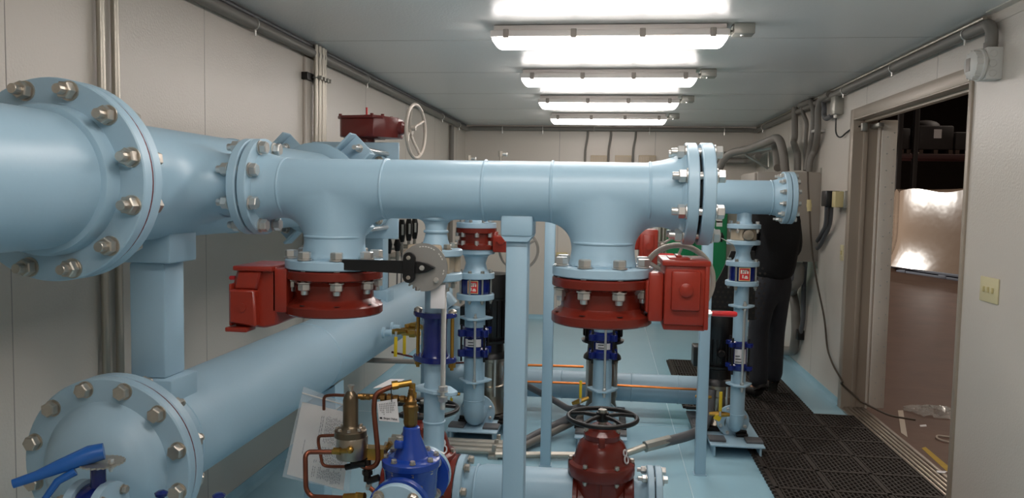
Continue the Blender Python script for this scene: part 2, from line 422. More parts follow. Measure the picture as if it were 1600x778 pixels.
# harness lugs and sleeve coupling farther along the header
def lugring(parent, y0, th, s=1):
    q = MB(); q.ring(R12-.004, R12+.03, y0-th/2, y0+th/2, frame((HX, 0, HZ), Y), 48)
    part('harness_ring', q, BLUE, parent)
    for sx in (-1, 1):
        for sz in (-1, 1):
            q = MB(); c = V((HX+sx*.158, y0, HZ+sz*.165)); w = .062
            m = frame(c, -Y) @ M.Rotation(PI/4, 4, 'Z')
            q.box((-w, -w, -.006), (w, w, .006), .004, m)
            for e in (-1, 1):
                q.box((-w, e*w-.006, -.006), (w, e*w+.006, .075), .003, m) if e*sz > -9 else None
            q.box((sx*sz*w-.006 if False else -w, -w, -.006), (-w+.012, w, .05), .003, m) if False else None
            part('harness_lug', q, BLUE2, parent)
lugring(t, 3.5, .02)
for sx in (-1, 1):
    for sz in (-1, 1):
        c = V((HX+sx*.175, 0, HZ+sz*.19))
        q = MB(); q.cyl(c+Y*3.42, c+Y*4.06, .011, 12); rd = part('tie_rod', q, STEEL, t)
        me = bolt_mesh(.03, .014, .02, STEEL)
        inst('nut', me, rd, T(c+Y*3.5) @ M.Rotation(-PI/2, 4, 'X'))
# flexible coupling
t = thing('flanged_coupling', 'blue sleeve coupling between the lug plates on the upper big header', 'coupling', (HX, 3.62, HZ))
b = MB(); b.lathe([(R12+.02, 3.38), (R12+.045, 3.39), (R12+.045, 3.42), (R12+.012, 3.43), (R12+.012, 3.72), (R12+.05, 3.73), (R12+.05, 3.77), (R12+.02, 3.78)], frame((HX, 0, HZ), Y), 56); part('sleeve', b, BLUE, t)
t = thing('header_pipe', 'blue big header continuing along the left wall behind the couplings', 'pipe', (HX, 5, HZ))
b = MB(); b.lathe([(R12, 3.6), (R12, 3.88), (F12, 3.885), (F12, 3.915), (F12, 3.92)], frame((HX, 0, HZ), Y), 56)
b.lathe([(F12, 4.10), (F12, 4.13), (R12+.01, 4.132), (R12, 4.2), (R12, 6.4), (R12*.8, 6.46), (R12*.4, 6.49)], frame((HX, 0, HZ), Y), 56)
part('pipe_body', b, BLUE, t)
b = MB()
m = frame((HX, 3.98, HZ), Y)
b.box((HX-.235, 3.955, HZ+.1), (HX+.235, 3.975, HZ+.25), .006); b.box((HX-.235, 3.955, HZ-.25), (HX+.235, 3.975, HZ-.1), .006)
part('lug_plate', b, BLUE2, t)
bolts(t, (HX, 4.0, HZ), Y, BC12, 12, .034, .23, .02, DSTEEL, PI/12, Z)
# 12 in gear operated butterfly valve
def handwheel(parent, c, axis, R, r=.009, m=WHEELG, spokes=3, hub=.016, ph=.3, dish=.25, name='handwheel'):
    fr = frame(c, axis); q = MB(); q.torus(R, r, fr, 48, 10)
    for i in range(spokes):
        a = ph+2*PI*i/spokes; p = fr @ V((R*math.cos(a), R*math.sin(a), 0)); mid = fr @ V((R*.5*math.cos(a), R*.5*math.sin(a), -R*dish*.6)); e = fr @ V((hub*.6*math.cos(a), hub*.6*math.sin(a), -R*dish))
        q.tube([e, mid, p], r*.85, 8)
    q.lathe([(hub, -R*dish-.015), (hub, -R*dish+.015)], fr, 16)
    return part(name, q, m, parent)
t = thing('butterfly_valve', 'dark red gear-operated valve on top of the upper header, grey wheel at its side', 'valve', (HX, 4.01, HZ-.2))
b = MB(); b.lathe([(F12-.02, 3.922), (F12-.02, 4.098)], frame((HX, 0, HZ), Y), 48); part('valve_body', b, DRED, t)
b = MB(); b.cyl((HX+.05, 4.01, HZ+.2), (HX+.05, 4.01, 1.86), .04, 20); b.box((HX-.03, 3.94, 1.83), (HX+.13, 4.08, 1.85), .004); part('neck', b, DRED, t)
gb = MB(); y0, y1 = 3.93, 4.09
c0 = PY(535, 185, 4.0); c1 = PY(623, 222, 4.0)
gx0, gx1, gz0, gz1 = c0.x, c1.x, 1.835, 1.94
gb.prism([(gx0, y0+.03), (gx0+.02, y0), (gx0+.2, y0-.04), (gx1-.05, y0), (gx1, y0+.05), (gx1, y1), (gx0+.1, y1+.02), (gx0, y1-.04)], gz0, gz1, None, .005)
gb.prism([(gx0-.008, y0+.02), (gx0+.02, y0-.012), (gx0+.2, y0-.05), (gx1-.06, y0-.01), (gx1-.05, y1), (gx0, y1)], gz1-.012, gz1+.004, None, .003)
gb.lathe([(.035, 0), (.035, .03), (.022, .04)], frame((gx1-.01, 4.01, (gz0+gz1)/2), X), 20)
g_ = part('gearbox', gb, DRED, t)
for k, (xx, yy) in enumerate(((gx0+.01, y0+.01), (gx0+.19, y0-.03), (gx1-.07, y0+.01), (gx1-.06, y1-.02), (gx0+.05, y1-.01))):
    q = MB(); q.lathe([(.009, 0), (.009, .01)], T((xx, yy, gz1+.003)), 6); part('cap_screw', q, DRED, g_)
q = MB(); q.lathe([(.012, 0), (.012, .012), (.005, .014), (.005, .05)], T((PY(573, 185, 4).x, 4.0, gz1+.003)), 12); part('indicator_cap', q, REDPL, g_, 'red capped pointer rod')
hw = PY(649, 205, 4.0)
q = MB(); q.cyl((gx1, 4.01, (gz0+gz1)/2), (hw.x, 4.01, (gz0+gz1)/2+.0), .013, 14); part('shaft', q, WHEELG, t)
handwheel(t, (hw.x, 4.01, hw.z), V((1, -.12, 0)), .138, .009, WHEELG, 4, .02, .5)
# ================================================================ MANIFOLD (6 in, horizontal)
t = thing('manifold_pipe', 'wide blue pipe across the foreground with two flanged drop branches', 'pipe', (-.4, MY, MZ))
b = MB()
xf0, xf1 = -1.019, .204
def Rh(s_):
    e = np.minimum(s_-xf0, xf1-s_); return np.interp(e, [0, .012, .035, .06, .1], [.124, .108, .098, .091, R6])
def Rbr(b_): return np.interp(b_, [0, .13, .16, .19, .2, .205], [.0838, .0838, .0865, .0915, .0955, .098])
def Rnz(b_): return np.interp(b_, [0, .125, .14, .165, .172], [.0305, .0305, .034, .042, .05])
mv, mf = nets(tee(Rh, xf0, xf1, [(-.787, Rbr, MZ-1.352, .095), (-.011, Rbr, MZ-1.352, .095), (-.486, Rnz, MZ-1.384, .03)]), ((xf0-.01, -.14, -.14), (xf1+.01, .14, .215)), .0055)
b.add([(p[0], MY+p[1], MZ-p[2]) for p in mv], [f[::-1] for f in mf])
for xx in (-.929, -.63, -.344, -.155, .112): weld(b, (xx, MY, MZ), X, R6-.0005)
VX = (-.787, -.011)
FT, FB = 1.352, 1.325
for x in VX:
    weld(b, (x, MY, 1.416), Z, .0838)
# small nozzle
NX = -.486
b.torus(.0315, .005, T((NX, MY, 1.437)), 32, 8)
b.torus(.036, .006, T((NX, MY, 1.474)), 32, 8)
part('pipe_body', b, BLUE, t)
b = MB(); flange(b, (xf0-.001-.0, MY, MZ), -X*-1, F6, .026); part('flange', b, BLUE2, t)
b = MB(); flange(b, (.204, MY, MZ), X, F6, .030); part('flange', b, BLUE2, t)
for x in VX:
    b = MB(); flange(b, (x, MY, FB), Z, F6, FT-FB); part('branch_flange', b, BLUE2, t)
    bolts(t, (x, MY, 1.323), Z, BC6, 8, .032, .062, .012, STEEL, PI/8)
b = MB(); flange(b, (NX, MY, 1.368), Z, .076, .02); part('branch_flange', b, BLUE2, t)
b = MB(); b.lathe([(F6-.02, 0), (F6-.02, .007)], frame((-1.026, MY, MZ), X), 40); part('gasket', b, GASKET, t)
bolts(t, (-1.0225, MY, MZ), X, BC6, 8, .032, .059, .014, STEEL, PI/8, Z)
t = thing('blind_flange', 'blue blind flange closing the right end of the manifold pipe', 'flange', (.255, MY, MZ-F6))
b = MB(); flange(b, (.243, MY, MZ), X, F6, .034); part('disc', b, BLUE2, t)
b = MB(); b.lathe([(F6-.03, 0), (F6-.03, .01)], frame((.2335, MY, MZ), X), 40); part('gasket', b, GASKET, t)
bolts(t, (.2405, MY, MZ), X, BC6, 8, .032, .073, .016, STEEL, PI/8, Z)
# saddle post
t = thing('pipe_stand', 'blue square post with saddle box carrying the wide manifold pipe', 'post', (-.249, MY, 0))
b = MB(); b.box((-.28, MY-.032, 0), (-.218, MY+.032, 1.42), .006); part('post', b, BLUE, t)
b = MB(); b.box((-.294, MY-.05, 1.43), (-.204, MY+.05, 1.494), .008)
b.prism([(-.293, 1.432), (-.28, 1.416), (-.218, 1.416), (-.205, 1.432)], -MY-.045, -MY+.045, M(((1, 0, 0, 0), (0, 0, -1, 0), (0, 1, 0, 0), (0, 0, 0, 1)))); part('saddle', b, BLUE, t)
b = MB(); b.box((-.32, MY-.075, 0), (-.178, MY+.075, .012), .002); part('base_plate', b, BLUE, t)
# red flanged butterfly valves under the branches
def redvalve(x, side, lab, wheel, red_len):
    t = thing('butterfly_valve', lab, 'valve', (x, MY, 1.194))
    b = MB(); b.lathe([(F6-.004, 1.194), (F6, 1.198), (F6, 1.219), (F6-.008, 1.226), (.122, 1.229), (.113, 1.24), (.113, 1.28), (.122, 1.291), (F6-.008, 1.294), (F6, 1.298), (F6, 1.318), (F6-.004, 1.322)], T((x, MY, 0)), 64)
    b.lathe([(.04, 0), (.034, .12)], frame((x, MY, 1.26), X*side), 24)
    part('valve_body', b, RED, t)
    q = MB(); q.lathe([(F6-.012, 1.322), (F6-.012, 1.3255)], T((x, MY, 0)), 48); part('gasket', q, GASKET, t)
    q = MB(); q.lathe([(.085, 1.1925), (.085, 1.1945)], T((x, MY, 0)), 40); part('seat_bore', q, DARK, t)
    for k in range(8):
        a = PI/8+k*PI/4; q = MB(); q.lathe([(.0095, 0), (.0095, .0008)], T((x+BC6*1.05*math.cos(a), MY+BC6*1.05*math.sin(a), 1.2265)), 12); part('bolt_hole', q, DARK, t)
    return t
t = redvalve(VX[1], 1, 'red flanged valve under the right branch, gearbox on its right', True, .07)
q = MB(); q.box((.105, 2.10, 1.235), (.16, 2.20, 1.325), .008); q.box((.113, 2.09, 1.215), (.152, 2.16, 1.345), .006); part('mounting_boss', q, RED2, t)
q = MB(); q.box((.153, 2.075, 1.21), (.262, 2.25, 1.372), .006); q.box((.145, 2.068, 1.366), (.27, 2.26, 1.382), .004)
q.box((.256, 2.07, 1.20), (.268, 2.25, 1.376), .003)
q.box((.17, 2.062, 1.25), (.245, 2.08, 1.355), .006); q.lathe([(.018, 0), (.018, .006), (.015, .008)], frame((.208, 2.062, 1.305), -Y), 24)
q.box((.153, 2.085, 1.195), (.262, 2.24, 1.215), .004)
g_ = part('gearbox', q, RED2, t)
q = MB(); q.box((.165, 2.10, 1.382), (.22, 2.2, 1.386), .002); q.box((.185, 2.12, 1.386), (.2, 2.18, 1.392), .002); part('position_plate', q, RED2, g_)
q = MB(); q.lathe([(.012, 0), (.012, .012), (.006, .013), (.006, .02)], frame((.268, 2.13, 1.237), X), 6); part('stop_nut', q, STEEL, g_)
q = MB(); q.lathe([(.0075, 0), (.008, .06), (.005, .066)], frame((.284, 2.13, 1.237), X), 14); part('indicator_cap', q, REDPL, g_, 'pinkish red plastic cap')
q = MB(); q.cyl((.212, 2.25, 1.3), (.212, 2.36, 1.3), .012, 14); part('shaft', q, WHEELG, t)
handwheel(t, (.212, 2.37, 1.3), Y, .104, .0085, WHEELG, 3, .018, .52)
t = redvalve(VX[0], -1, 'red flanged valve under the left branch, gearbox on its left', True, .02)
q = MB(); q.box((-.94, 2.1, 1.2), (-.895, 2.22, 1.325), .006); part('mounting_boss', q, RED2, t)
q = MB()
mz = M(((0, 0, 1, 0), (1, 0, 0, 0), (0, 1, 0, 0), (0, 0, 0, 1)))
mxz = M(((1, 0, 0, 0), (0, 0, 1, 0), (0, 1, 0, 0), (0, 0, 0, 1)))
q.prism([(-1.055, 1.175), (-1.055, 1.28), (-1.04, 1.325), (-.925, 1.33), (-.925, 1.165), (-.96, 1.155), (-1.05, 1.158)], 2.10, 2.27, mxz, .005)
q.prism([(-1.055, 1.17), (-1.055, 1.265), (-.98, 1.265), (-.975, 1.16)], 2.075, 2.12, mxz, .005)
q.prism([(-1.045, 1.265), (-1.033, 1.318), (-.965, 1.318), (-.978, 1.265)], 2.085, 2.13, mxz, .005)
q.box((-1.065, 2.07, 1.145), (-1.0, 2.13, 1.158), .003); q.box((-1.046, 2.08, 1.318), (-.93, 2.27, 1.332), .004)
q.lathe([(.012, 0), (.012, .003)], frame((-1.015, 2.075, 1.215), -Y), 20)
q.box((-1.06, 2.085, 1.16), (-1.052, 2.27, 1.28), .003)
g_ = part('gearbox', q, RED2, t)
q = MB(); q.lathe([(.0065, 0), (.0065, .016), (.004, .019)], frame((-1.056, 2.12, 1.293), -X), 12); part('indicator_cap', q, REDPL, g_)
q = MB(); q.cyl((-.9, 2.25, 1.29), (-.9, 2.36, 1.29), .012, 14); part('shaft', q, WHEELG, t)
handwheel(t, (-.89, 2.37, 1.285), Y, .104, .0085, WHEELG, 3, .018, .52)
# ================================================================ 2 inch drop with lever valve
t = thing('lever_valve', 'grey wafer valve with long black lever and notched plate', 'valve', (NX, MY, 1.322))
b = MB(); b.lathe([(.052, 1.321), (.055, 1.326), (.055, 1.362), (.052, 1.368)], T((NX, MY, 0)), 32)
b.lathe([(.02, 0), (.02, .1)], frame((NX-.02, MY, 1.345), -Y), 16)
for a in (.3, 2.2, 3.7, 5.4): b.lathe([(.014, 1.322), (.014, 1.367)], T((NX+.058*math.cos(a), MY+.058*math.sin(a), 0)), 14)
part('valve_body', b, BEIGEMET, t)
pc = V((-.496, 2.085, 1.343))
b = MB(); b.box((pc.x-.05, 2.09, pc.z-.03), (pc.x+.048, 2.105, pc.z+.062), .008); part('mounting_plate', b, BEIGEMET, t)
poly = []
for k in range(120):
    a = -PI/2-.9+2*PI*k/120; r = .066
    aa = math.degrees(a) % 360
    if 185 < aa < 262: r = .066 if k % 4 < 2 else .058
    poly.append((r*math.cos(a), r*math.sin(a)))
fr = frame(pc, -Y, Z)
b = MB(); b.prism(poly, -.002, .004, fr); 
npl = part('notch_plate', b, PLATE, t)
for i, a in enumerate((25, 33, 41, 60, 68, 76, 84, 92, 100, -8, -16)):
    q = MB(); a = math.radians(a); q.box((-.0025, -.0014, .004), (.0025, .0014, .0046), 0, fr @ T(V((.057*math.cos(a), .057*math.sin(a), 0))) @ M.Rotation(a+PI/2, 4, 'Z')); part('stamped_mark', q, WHITEPL, npl)
inst('bolt', bolt_mesh(.012, .008, .004, STEEL), t, fr @ T(V((.036, -.034, 0)))); inst('bolt', bolt_mesh(.011, .02, .004, STEEL), t, fr @ T(V((.0, 0, .012))))
b = MB(); hl = []
x0, x1 = PY(527, 418, 2.07).x-pc.x, .0
b.prism([(x0, .006), (x0+.005, .0145), (x0+.015, .017), (-.06, .0175), (-.01, .0165), (.012, .012), (.036, .0), (.012, -.012), (-.01, -.0165), (-.06, -.0175), (x0+.02, -.0125), (x0+.006, -.0115), (x0, -.005)], .006, .016, fr, .002)
part('lever', b, BLACK, t)
b = MB(); b.prism([(-.036+.017*math.cos(a)*1., .036*math.copysign(1, math.sin(a))*.72+.016*math.sin(a)) for a in [2*PI*k/24+.01 for k in range(24)]], .014, .026, fr, .002)
tr = part('lever_trigger', b, BLACK, t)
for s in (1, -1): inst('bolt', bolt_mesh(.009, .012, .002, DSTEEL), tr, fr @ T(V((-.036, s*.027, .022))))
q = MB(); q.box((-.02, -.066, -.001), (.021, -.0, .001), .0009, frame(PY(684, 445, 2.1), -Y, Z)); solo('blank_tag', q, CARD, 'blank pale tag hanging under the notched plate of the lever valve', 'tag')
t = thing('drop_pipe', 'short blue flanged pipe between the lever valve and the navy coupling', 'pipe', (NX, MY, 1.16))
b = MB(); b.lathe([(.0305, 1.14), (.0305, 1.27), (.036, 1.29), (.04, 1.3)], T((NX, MY, 0)), 32); part('pipe_body', b, BLUE, t)
b = MB(); flange(b, (NX, MY, 1.298), Z, .076, .023); part('flange', b, BLUE2, t)
bolts(t, (NX, MY, 1.343), Z, .06, 4, .02, .092, .012, DSTEEL, PI/4)
t = thing('sleeve_coupling', 'navy sleeve coupling with brass bolts on the drop pipe under the lever valve', 'coupling', (NX, MY, 1.064))
def ovalring(z0, z1, w, cx, cy, r=.04):
    q = MB(); pl = []
    for k in range(40):
        a = 2*PI*k/40; e = abs(math.cos(a))**6; rr = r+(w-r)*e; pl.append((rr*math.cos(a), rr*math.sin(a)))
    q.prism(pl, z0, z1, T(V((cx, cy, 0))) @ M.Rotation(-.25, 4, 'Z'), .003); return q
part('end_ring', ovalring(1.192, 1.206, .068, NX, MY, .047), NAVY, t); part('end_ring', ovalring(1.062, 1.078, .068, NX, MY, .047), NAVY, t)
b = MB(); b.lathe([(.044, 1.07), (.037, 1.085), (.035, 1.1), (.035, 1.17), (.037, 1.185), (.044, 1.2)], T((NX, MY, 0)), 36); part('sleeve', b, NAVY, t)
for s in (-1, 1):
    px = NX+s*.055*math.cos(.25); py = MY-s*.055*math.sin(.25)
    q = MB(); q.cyl((px, py, 1.04), (px, py, 1.212), .0055, 12); rd = part('coupling_bolt', q, BRASS, t)
    q = MB(); q.lathe([(.011, 1.048), (.011, 1.062)], T((px, py, 0)), 6); part('nut', q, BRASS, rd)
    q = MB(); q.lathe([(.013, 1.206), (.012, 1.212), (.004, 1.217)], T((px, py, 0)), 16); part('bolt_head', q, DSTEEL, rd)
t = thing('elbow_pipe', 'blue drop pipe with lug plate and elbow behind the blue control valve', 'pipe', (NX, MY, .77))
EZ = .775
b = MB(); b.tube([(NX, MY, 1.075), (NX, MY, 1.0), (NX, MY, EZ), (NX, 2.075, EZ)], .0302, 32, .085, 10); b.torus(.0305, .003, T((NX, MY, .885)), 32, 8); part('pipe_body', b, BLUE, t)
q = MB(); pl = [(-.055, .02), (-.04, .035), (.03, .038), (.082, .008), (.086, -.008), (.078, -.022), (.03, -.04), (-.045, -.036), (-.057, -.02)]
q.prism(pl, 0, .012, T(V((NX, MY, .974))) @ M.Rotation(-.5, 4, 'Z'), .002); part('lug_plate', q, BLUE2, t)
rx, ry = PY(693, 520, 2.14).x, 2.14
q = MB(); q.cyl((rx, ry, .935), (rx, ry, 1.315), .0075, 14)
for k in range(90): q.torus(.0073, .0007, T(V((rx, ry, .94+k*.004))), 12, 4)
rd = part('threaded_rod', q, STEEL, t)
inst('nut', bolt_mesh(.024, .012, .008, STEEL), rd, T((rx, ry, .98)))
q = MB(); q.lathe([(.013, 1.282), (.013, 1.298)], T((rx, ry, 0)), 6); part('nut', q, STEEL, rd)
b = MB(); flange(b, (NX, 2.056, EZ), Y, .0762, .02); part('flange', b, BLUE2, t)
# ================================================================ blue pilot control valve
t = thing('control_valve', 'bright blue pilot control valve with brass pilots and copper tubing', 'valve', (NX, 1.93, .68))
cy = 1.925
b = MB()
b.lathe([(.0762, 0), (.0762, .019)], frame((NX, 2.036, EZ), Y), 48); b.lathe([(.0762, 0), (.0762, .019)], frame((NX, 1.803, EZ), Y), 48)
b.tube([(NX, 1.81, EZ), (NX, 1.86, EZ-.008), (NX, cy, EZ-.012), (NX, 1.99, EZ-.008), (NX, 2.04, EZ)], [.046, .05, .062, .052, .046], 32)
b.lathe([(.05, .74), (.066, .77), (.068, .83), (.072, .846)], T((NX, cy, 0)), 40)
part('valve_body', b, CBLUE, t)
b = MB(); b.lathe([(.072, .846), (.075, .849), (.075, .864), (.072, .867), (.05, .872)], T((NX, cy, 0)), 56); part('cover', b, CBLUE, t)
b = MB(); n = 8; b.lathe([(.047, .868), (.042, .88), (.024, .925), (.022, .945), (.018, .948)], T((NX, cy, 0)), 12); b.box((NX-.034, cy-.045, .9), (NX-.012, cy-.015, .921), .004); part('bonnet', b, CBLUE, t)
q = MB(); q.lathe([(.0095, .92), (.0095, .929), (.007, .931)], T((NX-.022, cy-.03, 0)), 14); part('plug', q, DSTEEL, t)
q = MB(); q.lathe([(.0093, .905), (.0093, .92)], T((NX-.022, cy-.034, 0)), 14); part('plug_seat', q, PAPER, t)
for k in range(8):
    a = k*PI/4+.3; inst('bolt', bolt_mesh(.0125, .024, .004, DSTEEL), t, T((NX+.064*math.cos(a), cy+.064*math.sin(a), .857)))
for yy, s in ((1.80, -1), (2.057, 1)): bolts(t, (NX, yy, EZ), Y, .06, 4, .022, .043, .012, DSTEEL, PI/4, Z)
def U(u, v, y=1.9): return PY(u, v, y)
# brass relief on top
q = MB(); p = U(640, 640, 1.925); q.lathe([(.010, .943), (.0165, .95), (.0185, .957), (.0185, .985), (.0205, .99), (.0205, 1.002), (.0165, 1.006), (.0165, 1.014), (.011, 1.019), (.008, 1.03)], T((NX-.003, cy, 0)), 8); q.lathe([(.006, 1.0), (.006, 1.043), (.003, 1.045)], T((NX-.003, cy, 0)), 10); part('relief_pilot', q, BRONZE, t)
q = MB(); pA = U(643, 636, 1.94); q.tube([(pA.x, 1.945, .95), (pA.x, 1.945, U(643, 600, 1.94).z)], .0085, 12, 0); q.tube([U(643, 598, 1.945), U(618, 602, 1.93)], .0085, 12)
q.lathe([(.0115, 0), (.0115, .016)], frame(U(622, 601, 1.93), U(618, 602, 1.93)-U(643, 598, 1.945)), 8); q.lathe([(.012, 0), (.012, .014)], T(V((pA.x, 1.945, U(643, 622, 1.94).z))), 8)
q.lathe([(.011, 0), (.011, .02)], T(V((pA.x, 1.945, U(643, 650, 1.94).z))), 8)
part('brass_elbow', q, BRASS, t)
# big copper loop down from elbow
q = MB(); q.tube([U(622, 601, 1.93), U(601, 608, 1.92), U(586, 616, 1.91), U(584, 640, 1.905), U(590, 700, 1.9), U(591, 725, 1.9), U(575, 733, 1.9), U(556, 722, 1.9)], .0066, 12, .016); part('copper_tube', q, COPPER, t)
q = MB(); q.tube([U(519, 706, 1.87), U(482, 706, 1.86), U(477, 712, 1.85), U(478, 765, 1.84), U(487, 776, 1.84), U(535, 778, 1.83)], .0062, 12, .014); part('copper_tube', q, COPPER, t)
q = MB(); q.tube([U(525, 680, 1.93), U(498, 681, 1.93), U(497, 690, 1.93), U(504, 727, 1.92), U(515, 729, 1.92), U(541, 729, 1.91)], .0042, 10, .012); part('copper_tube', q, COPPER, t)
q = MB(); q.tube([U(543, 618, 1.94), U(519, 617, 1.95), U(506, 619, 1.96), U(506, 640, 1.97)], .0042, 10, .012); part('copper_tube', q, COPPER, t)
q = MB(); q.tube([U(614, 778, 1.86), U(590, 772, 1.86), U(578, 762, 1.86)], .006, 10, .01); part('copper_tube', q, COPPER, t)
# pilot body
pp = U(550, 690, 1.9)
zt = lambda v: U(550, v, 1.9).z
q = MB(); q.lathe([(.0385, zt(714)), (.040, zt(712)), (.040, zt(682)), (.039, zt(681))], T((pp.x, 1.9, 0)), 40); pb = part('pilot_regulator', q, STAIN, t)
q = MB(); q.lathe([(.041, zt(681)), (.041, zt(672)), (.037, zt(670)), (.024, zt(667)), (.0195, zt(663)), (.0195, zt(625)), (.017, zt(618)), (.011, zt(613)), (.008, zt(611))], T((pp.x-.004, 1.9, 0)), 40); part('pilot_bonnet', q, PBRONZE, t)
for k in range(8):
    a = k*PI/4+.2; inst('bolt', bolt_mesh(.008, .006, .001, DSTEEL), pb, T((pp.x-.004+.034*math.cos(a), 1.9+.034*math.sin(a), zt(671.5))))
q = MB(); q.lathe([(.0055, zt(612)), (.0055, zt(604)), (.009, zt(604)), (.009, zt(601.5))], T((pp.x-.003, 1.9, 0)), 6); part('adjusting_screw', q, DSTEEL, pb)
q = MB(); q.tube([U(559, 619, 1.91), U(600, 620, 1.93), U(636, 624, 1.94)], .0072, 12)
for uu, rr in ((564, .009), (572, .008), (596, .0125), (606, .0125), (616, .010), (626, .0095)): q.lathe([(rr, 0), (rr, .011)], frame(U(uu, 619.5+(uu-560)*.06, 1.915), X), 8)
part('brass_fitting', q, BRONZE, t)
q = MB(); q.tube([U(546, 704, 1.855), U(520, 706, 1.865)], .0065, 12); q.sph(U(547, 703, 1.85), .0095, 12, 8); q.lathe([(.009, 0), (.009, .018)], frame(U(532, 705, 1.862), -X), 8); q.tube([U(547, 703, 1.85), U(550, 700, 1.88)], .008, 10); part('brass_fitting', q, BRASS, t)
q = MB(); q.tube([U(538, 776.5, 1.83), U(570, 775, 1.82)], .009, 8); q.lathe([(.012, 0), (.012, .012)], frame(U(556, 776, 1.825), X), 8); part('brass_fitting', q, BRASS, t)
q = MB(); q.tube([U(552, 714, 1.9), U(552, 724, 1.9), U(572, 724, 1.9)], .011, 10); q.tube([U(574, 708, 1.91), U(574, 752, 1.9)], .0095, 10); q.lathe([(.014, 0), (.014, .01)], T(U(574, 741, 1.9)), 6); q.tube([U(540, 730, 1.9), U(560, 726, 1.9)], .008, 10); q.tube([U(574, 752, 1.9), U(592, 746, 1.9)], .009, 10)
part('black_pipe_fitting', q, BLACKM, t)
q = MB(); q.box(U(560, 711, 1.93), U(600, 702, 1.90), .002); q.tube([U(600, 706, 1.93), (NX-.055, 1.93, .9)], .007, 8); part('mounting_bracket', q, BRASS, t)
t = thing('inlet_pipe', 'blue flanged inlet pipe bolted to the front of the control valve', 'pipe', (NX, 1.7, .7))
b = MB(); flange(b, (NX, 1.782, EZ), Y, .071, .019); part('flange', b, BLUE2, t)
b = MB(); b.tube([(NX, 1.785, EZ), (NX, 1.55, EZ), (NX, 1.55, 0)], .0302, 28, .08); part('pipe_body', b, BLUE, t)
# papers in clear bag, card tag
def quad(pts, th):
    q = MB(); n = (pts[1]-pts[0]).cross(pts[3]-pts[0]).normalized()*th
    q.add([p for p in pts]+[p+n for p in pts], [(0, 1, 2, 3), (7, 6, 5, 4), (0, 4, 5, 1), (1, 5, 6, 2), (2, 6, 7, 3), (3, 7, 4, 0)]); return q
by = 2.0
t = thing('document_bag', 'clear plastic bag of printed sheets hanging beside the copper tubing', 'bag', U(495, 745, by))
part('clear_bag', quad([U(474, 604, by-.01), U(556, 636, by-.01), U(546, 768, by-.01), U(441, 745, by-.01)], .001), BAG, t)
part('bag_seal', quad([U(472, 613, by-.012), U(556, 637, by-.012), U(556, 638.5, by-.012), U(472, 615, by-.012)], .001), WHITEPL, t)
A_, B_, C_, D_ = U(472, 628, by), U(552, 647, by), U(536, 766, by), U(448, 741, by)
sh = part('printed_sheet', quad([A_, B_, C_, D_], .0015), PAPER, t)
q = MB(); ex = (B_-A_); ey = (D_-A_); nn = ex.cross(ey).normalized(); nn = nn if nn.y < 0 else -nn
def pt(s, r): return A_*(1-s)*(1-r)+B_*s*(1-r)+C_*s*r+D_*(1-s)*r+nn*.0008
for col in [.42, .455, .52, .55, .58, .61, .64, .67, .70, .73, .76, .79, .82, .85, .88, .91]:
    r = .1+random.random()*.03
    while r < .93:
        L = .015+random.random()*.035
        if not (.45 < r < .5 and col < .8) and not (.73 < r < .77) and not (col < .5 and r > .6 and r < .7): q.add([pt(col, r), pt(col+.011, r), pt(col+.011, r+L), pt(col, r+L)], [(0, 1, 2, 3)])
        r += L+.012
for r in (.48, .53, .58, .63): q.add([pt(.19, r), pt(.2, r), pt(.2, r+.04), pt(.19, r+.04)], [(0, 1, 2, 3)])
part('printed_text', q, INK, sh)
t = thing('card_tag', 'white printed card tag tied to the brass pilot fittings', 'tag', U(605, 658, 1.9))
A_, B_, C_, D_ = U(589, 628, 1.9), U(620, 623, 1.9), U(624, 660, 1.9), U(592, 657, 1.9)
cd = part('card', quad([A_, B_, C_, D_], .001), CARD, t)
nn = V((0, -1, 0))
q = MB()
for k, c in enumerate([.12, .2, .28, .36, .44, .52, .62, .7, .78, .86]):
    r0_ = .12; r1_ = .3+random.random()*.35
    while r0_ < r1_:
        q.add([pt(c, r0_), pt(c+.025, r0_), pt(c+.025, r0_+.07), pt(c, r0_+.07)], [(0, 1, 2, 3)]); r0_ += .1
part('printed_text', q, INK, cd)
ang = math.atan2((C_-D_).z, (C_-D_).x)
text('logo_text', 'Singer Valve', .0072, T(pt(.58, .86)) @ M.Rotation(-ang, 4, 'Y') @ M.Rotation(PI/2, 4, 'X'), INK, cd)
q = MB(); q.add([pt(.06, .8), pt(.18, .8), pt(.18, .9), pt(.06, .9)], [(0, 1, 2, 3)]); part('logo_mark', q, INK, cd)
q = MB(); q.tube([U(612, 628, 1.89), U(611, 605, 1.9)], .0012, 6); part('tie', q, BLACK, t)
t2 = solo('card_tag', quad([U(583, 606, 1.97), U(610, 592, 2.0), U(632, 592, 2.0), U(618, 604, 1.97)], .0008), CARD, 'white card lying folded behind the upper copper tube', 'tag')
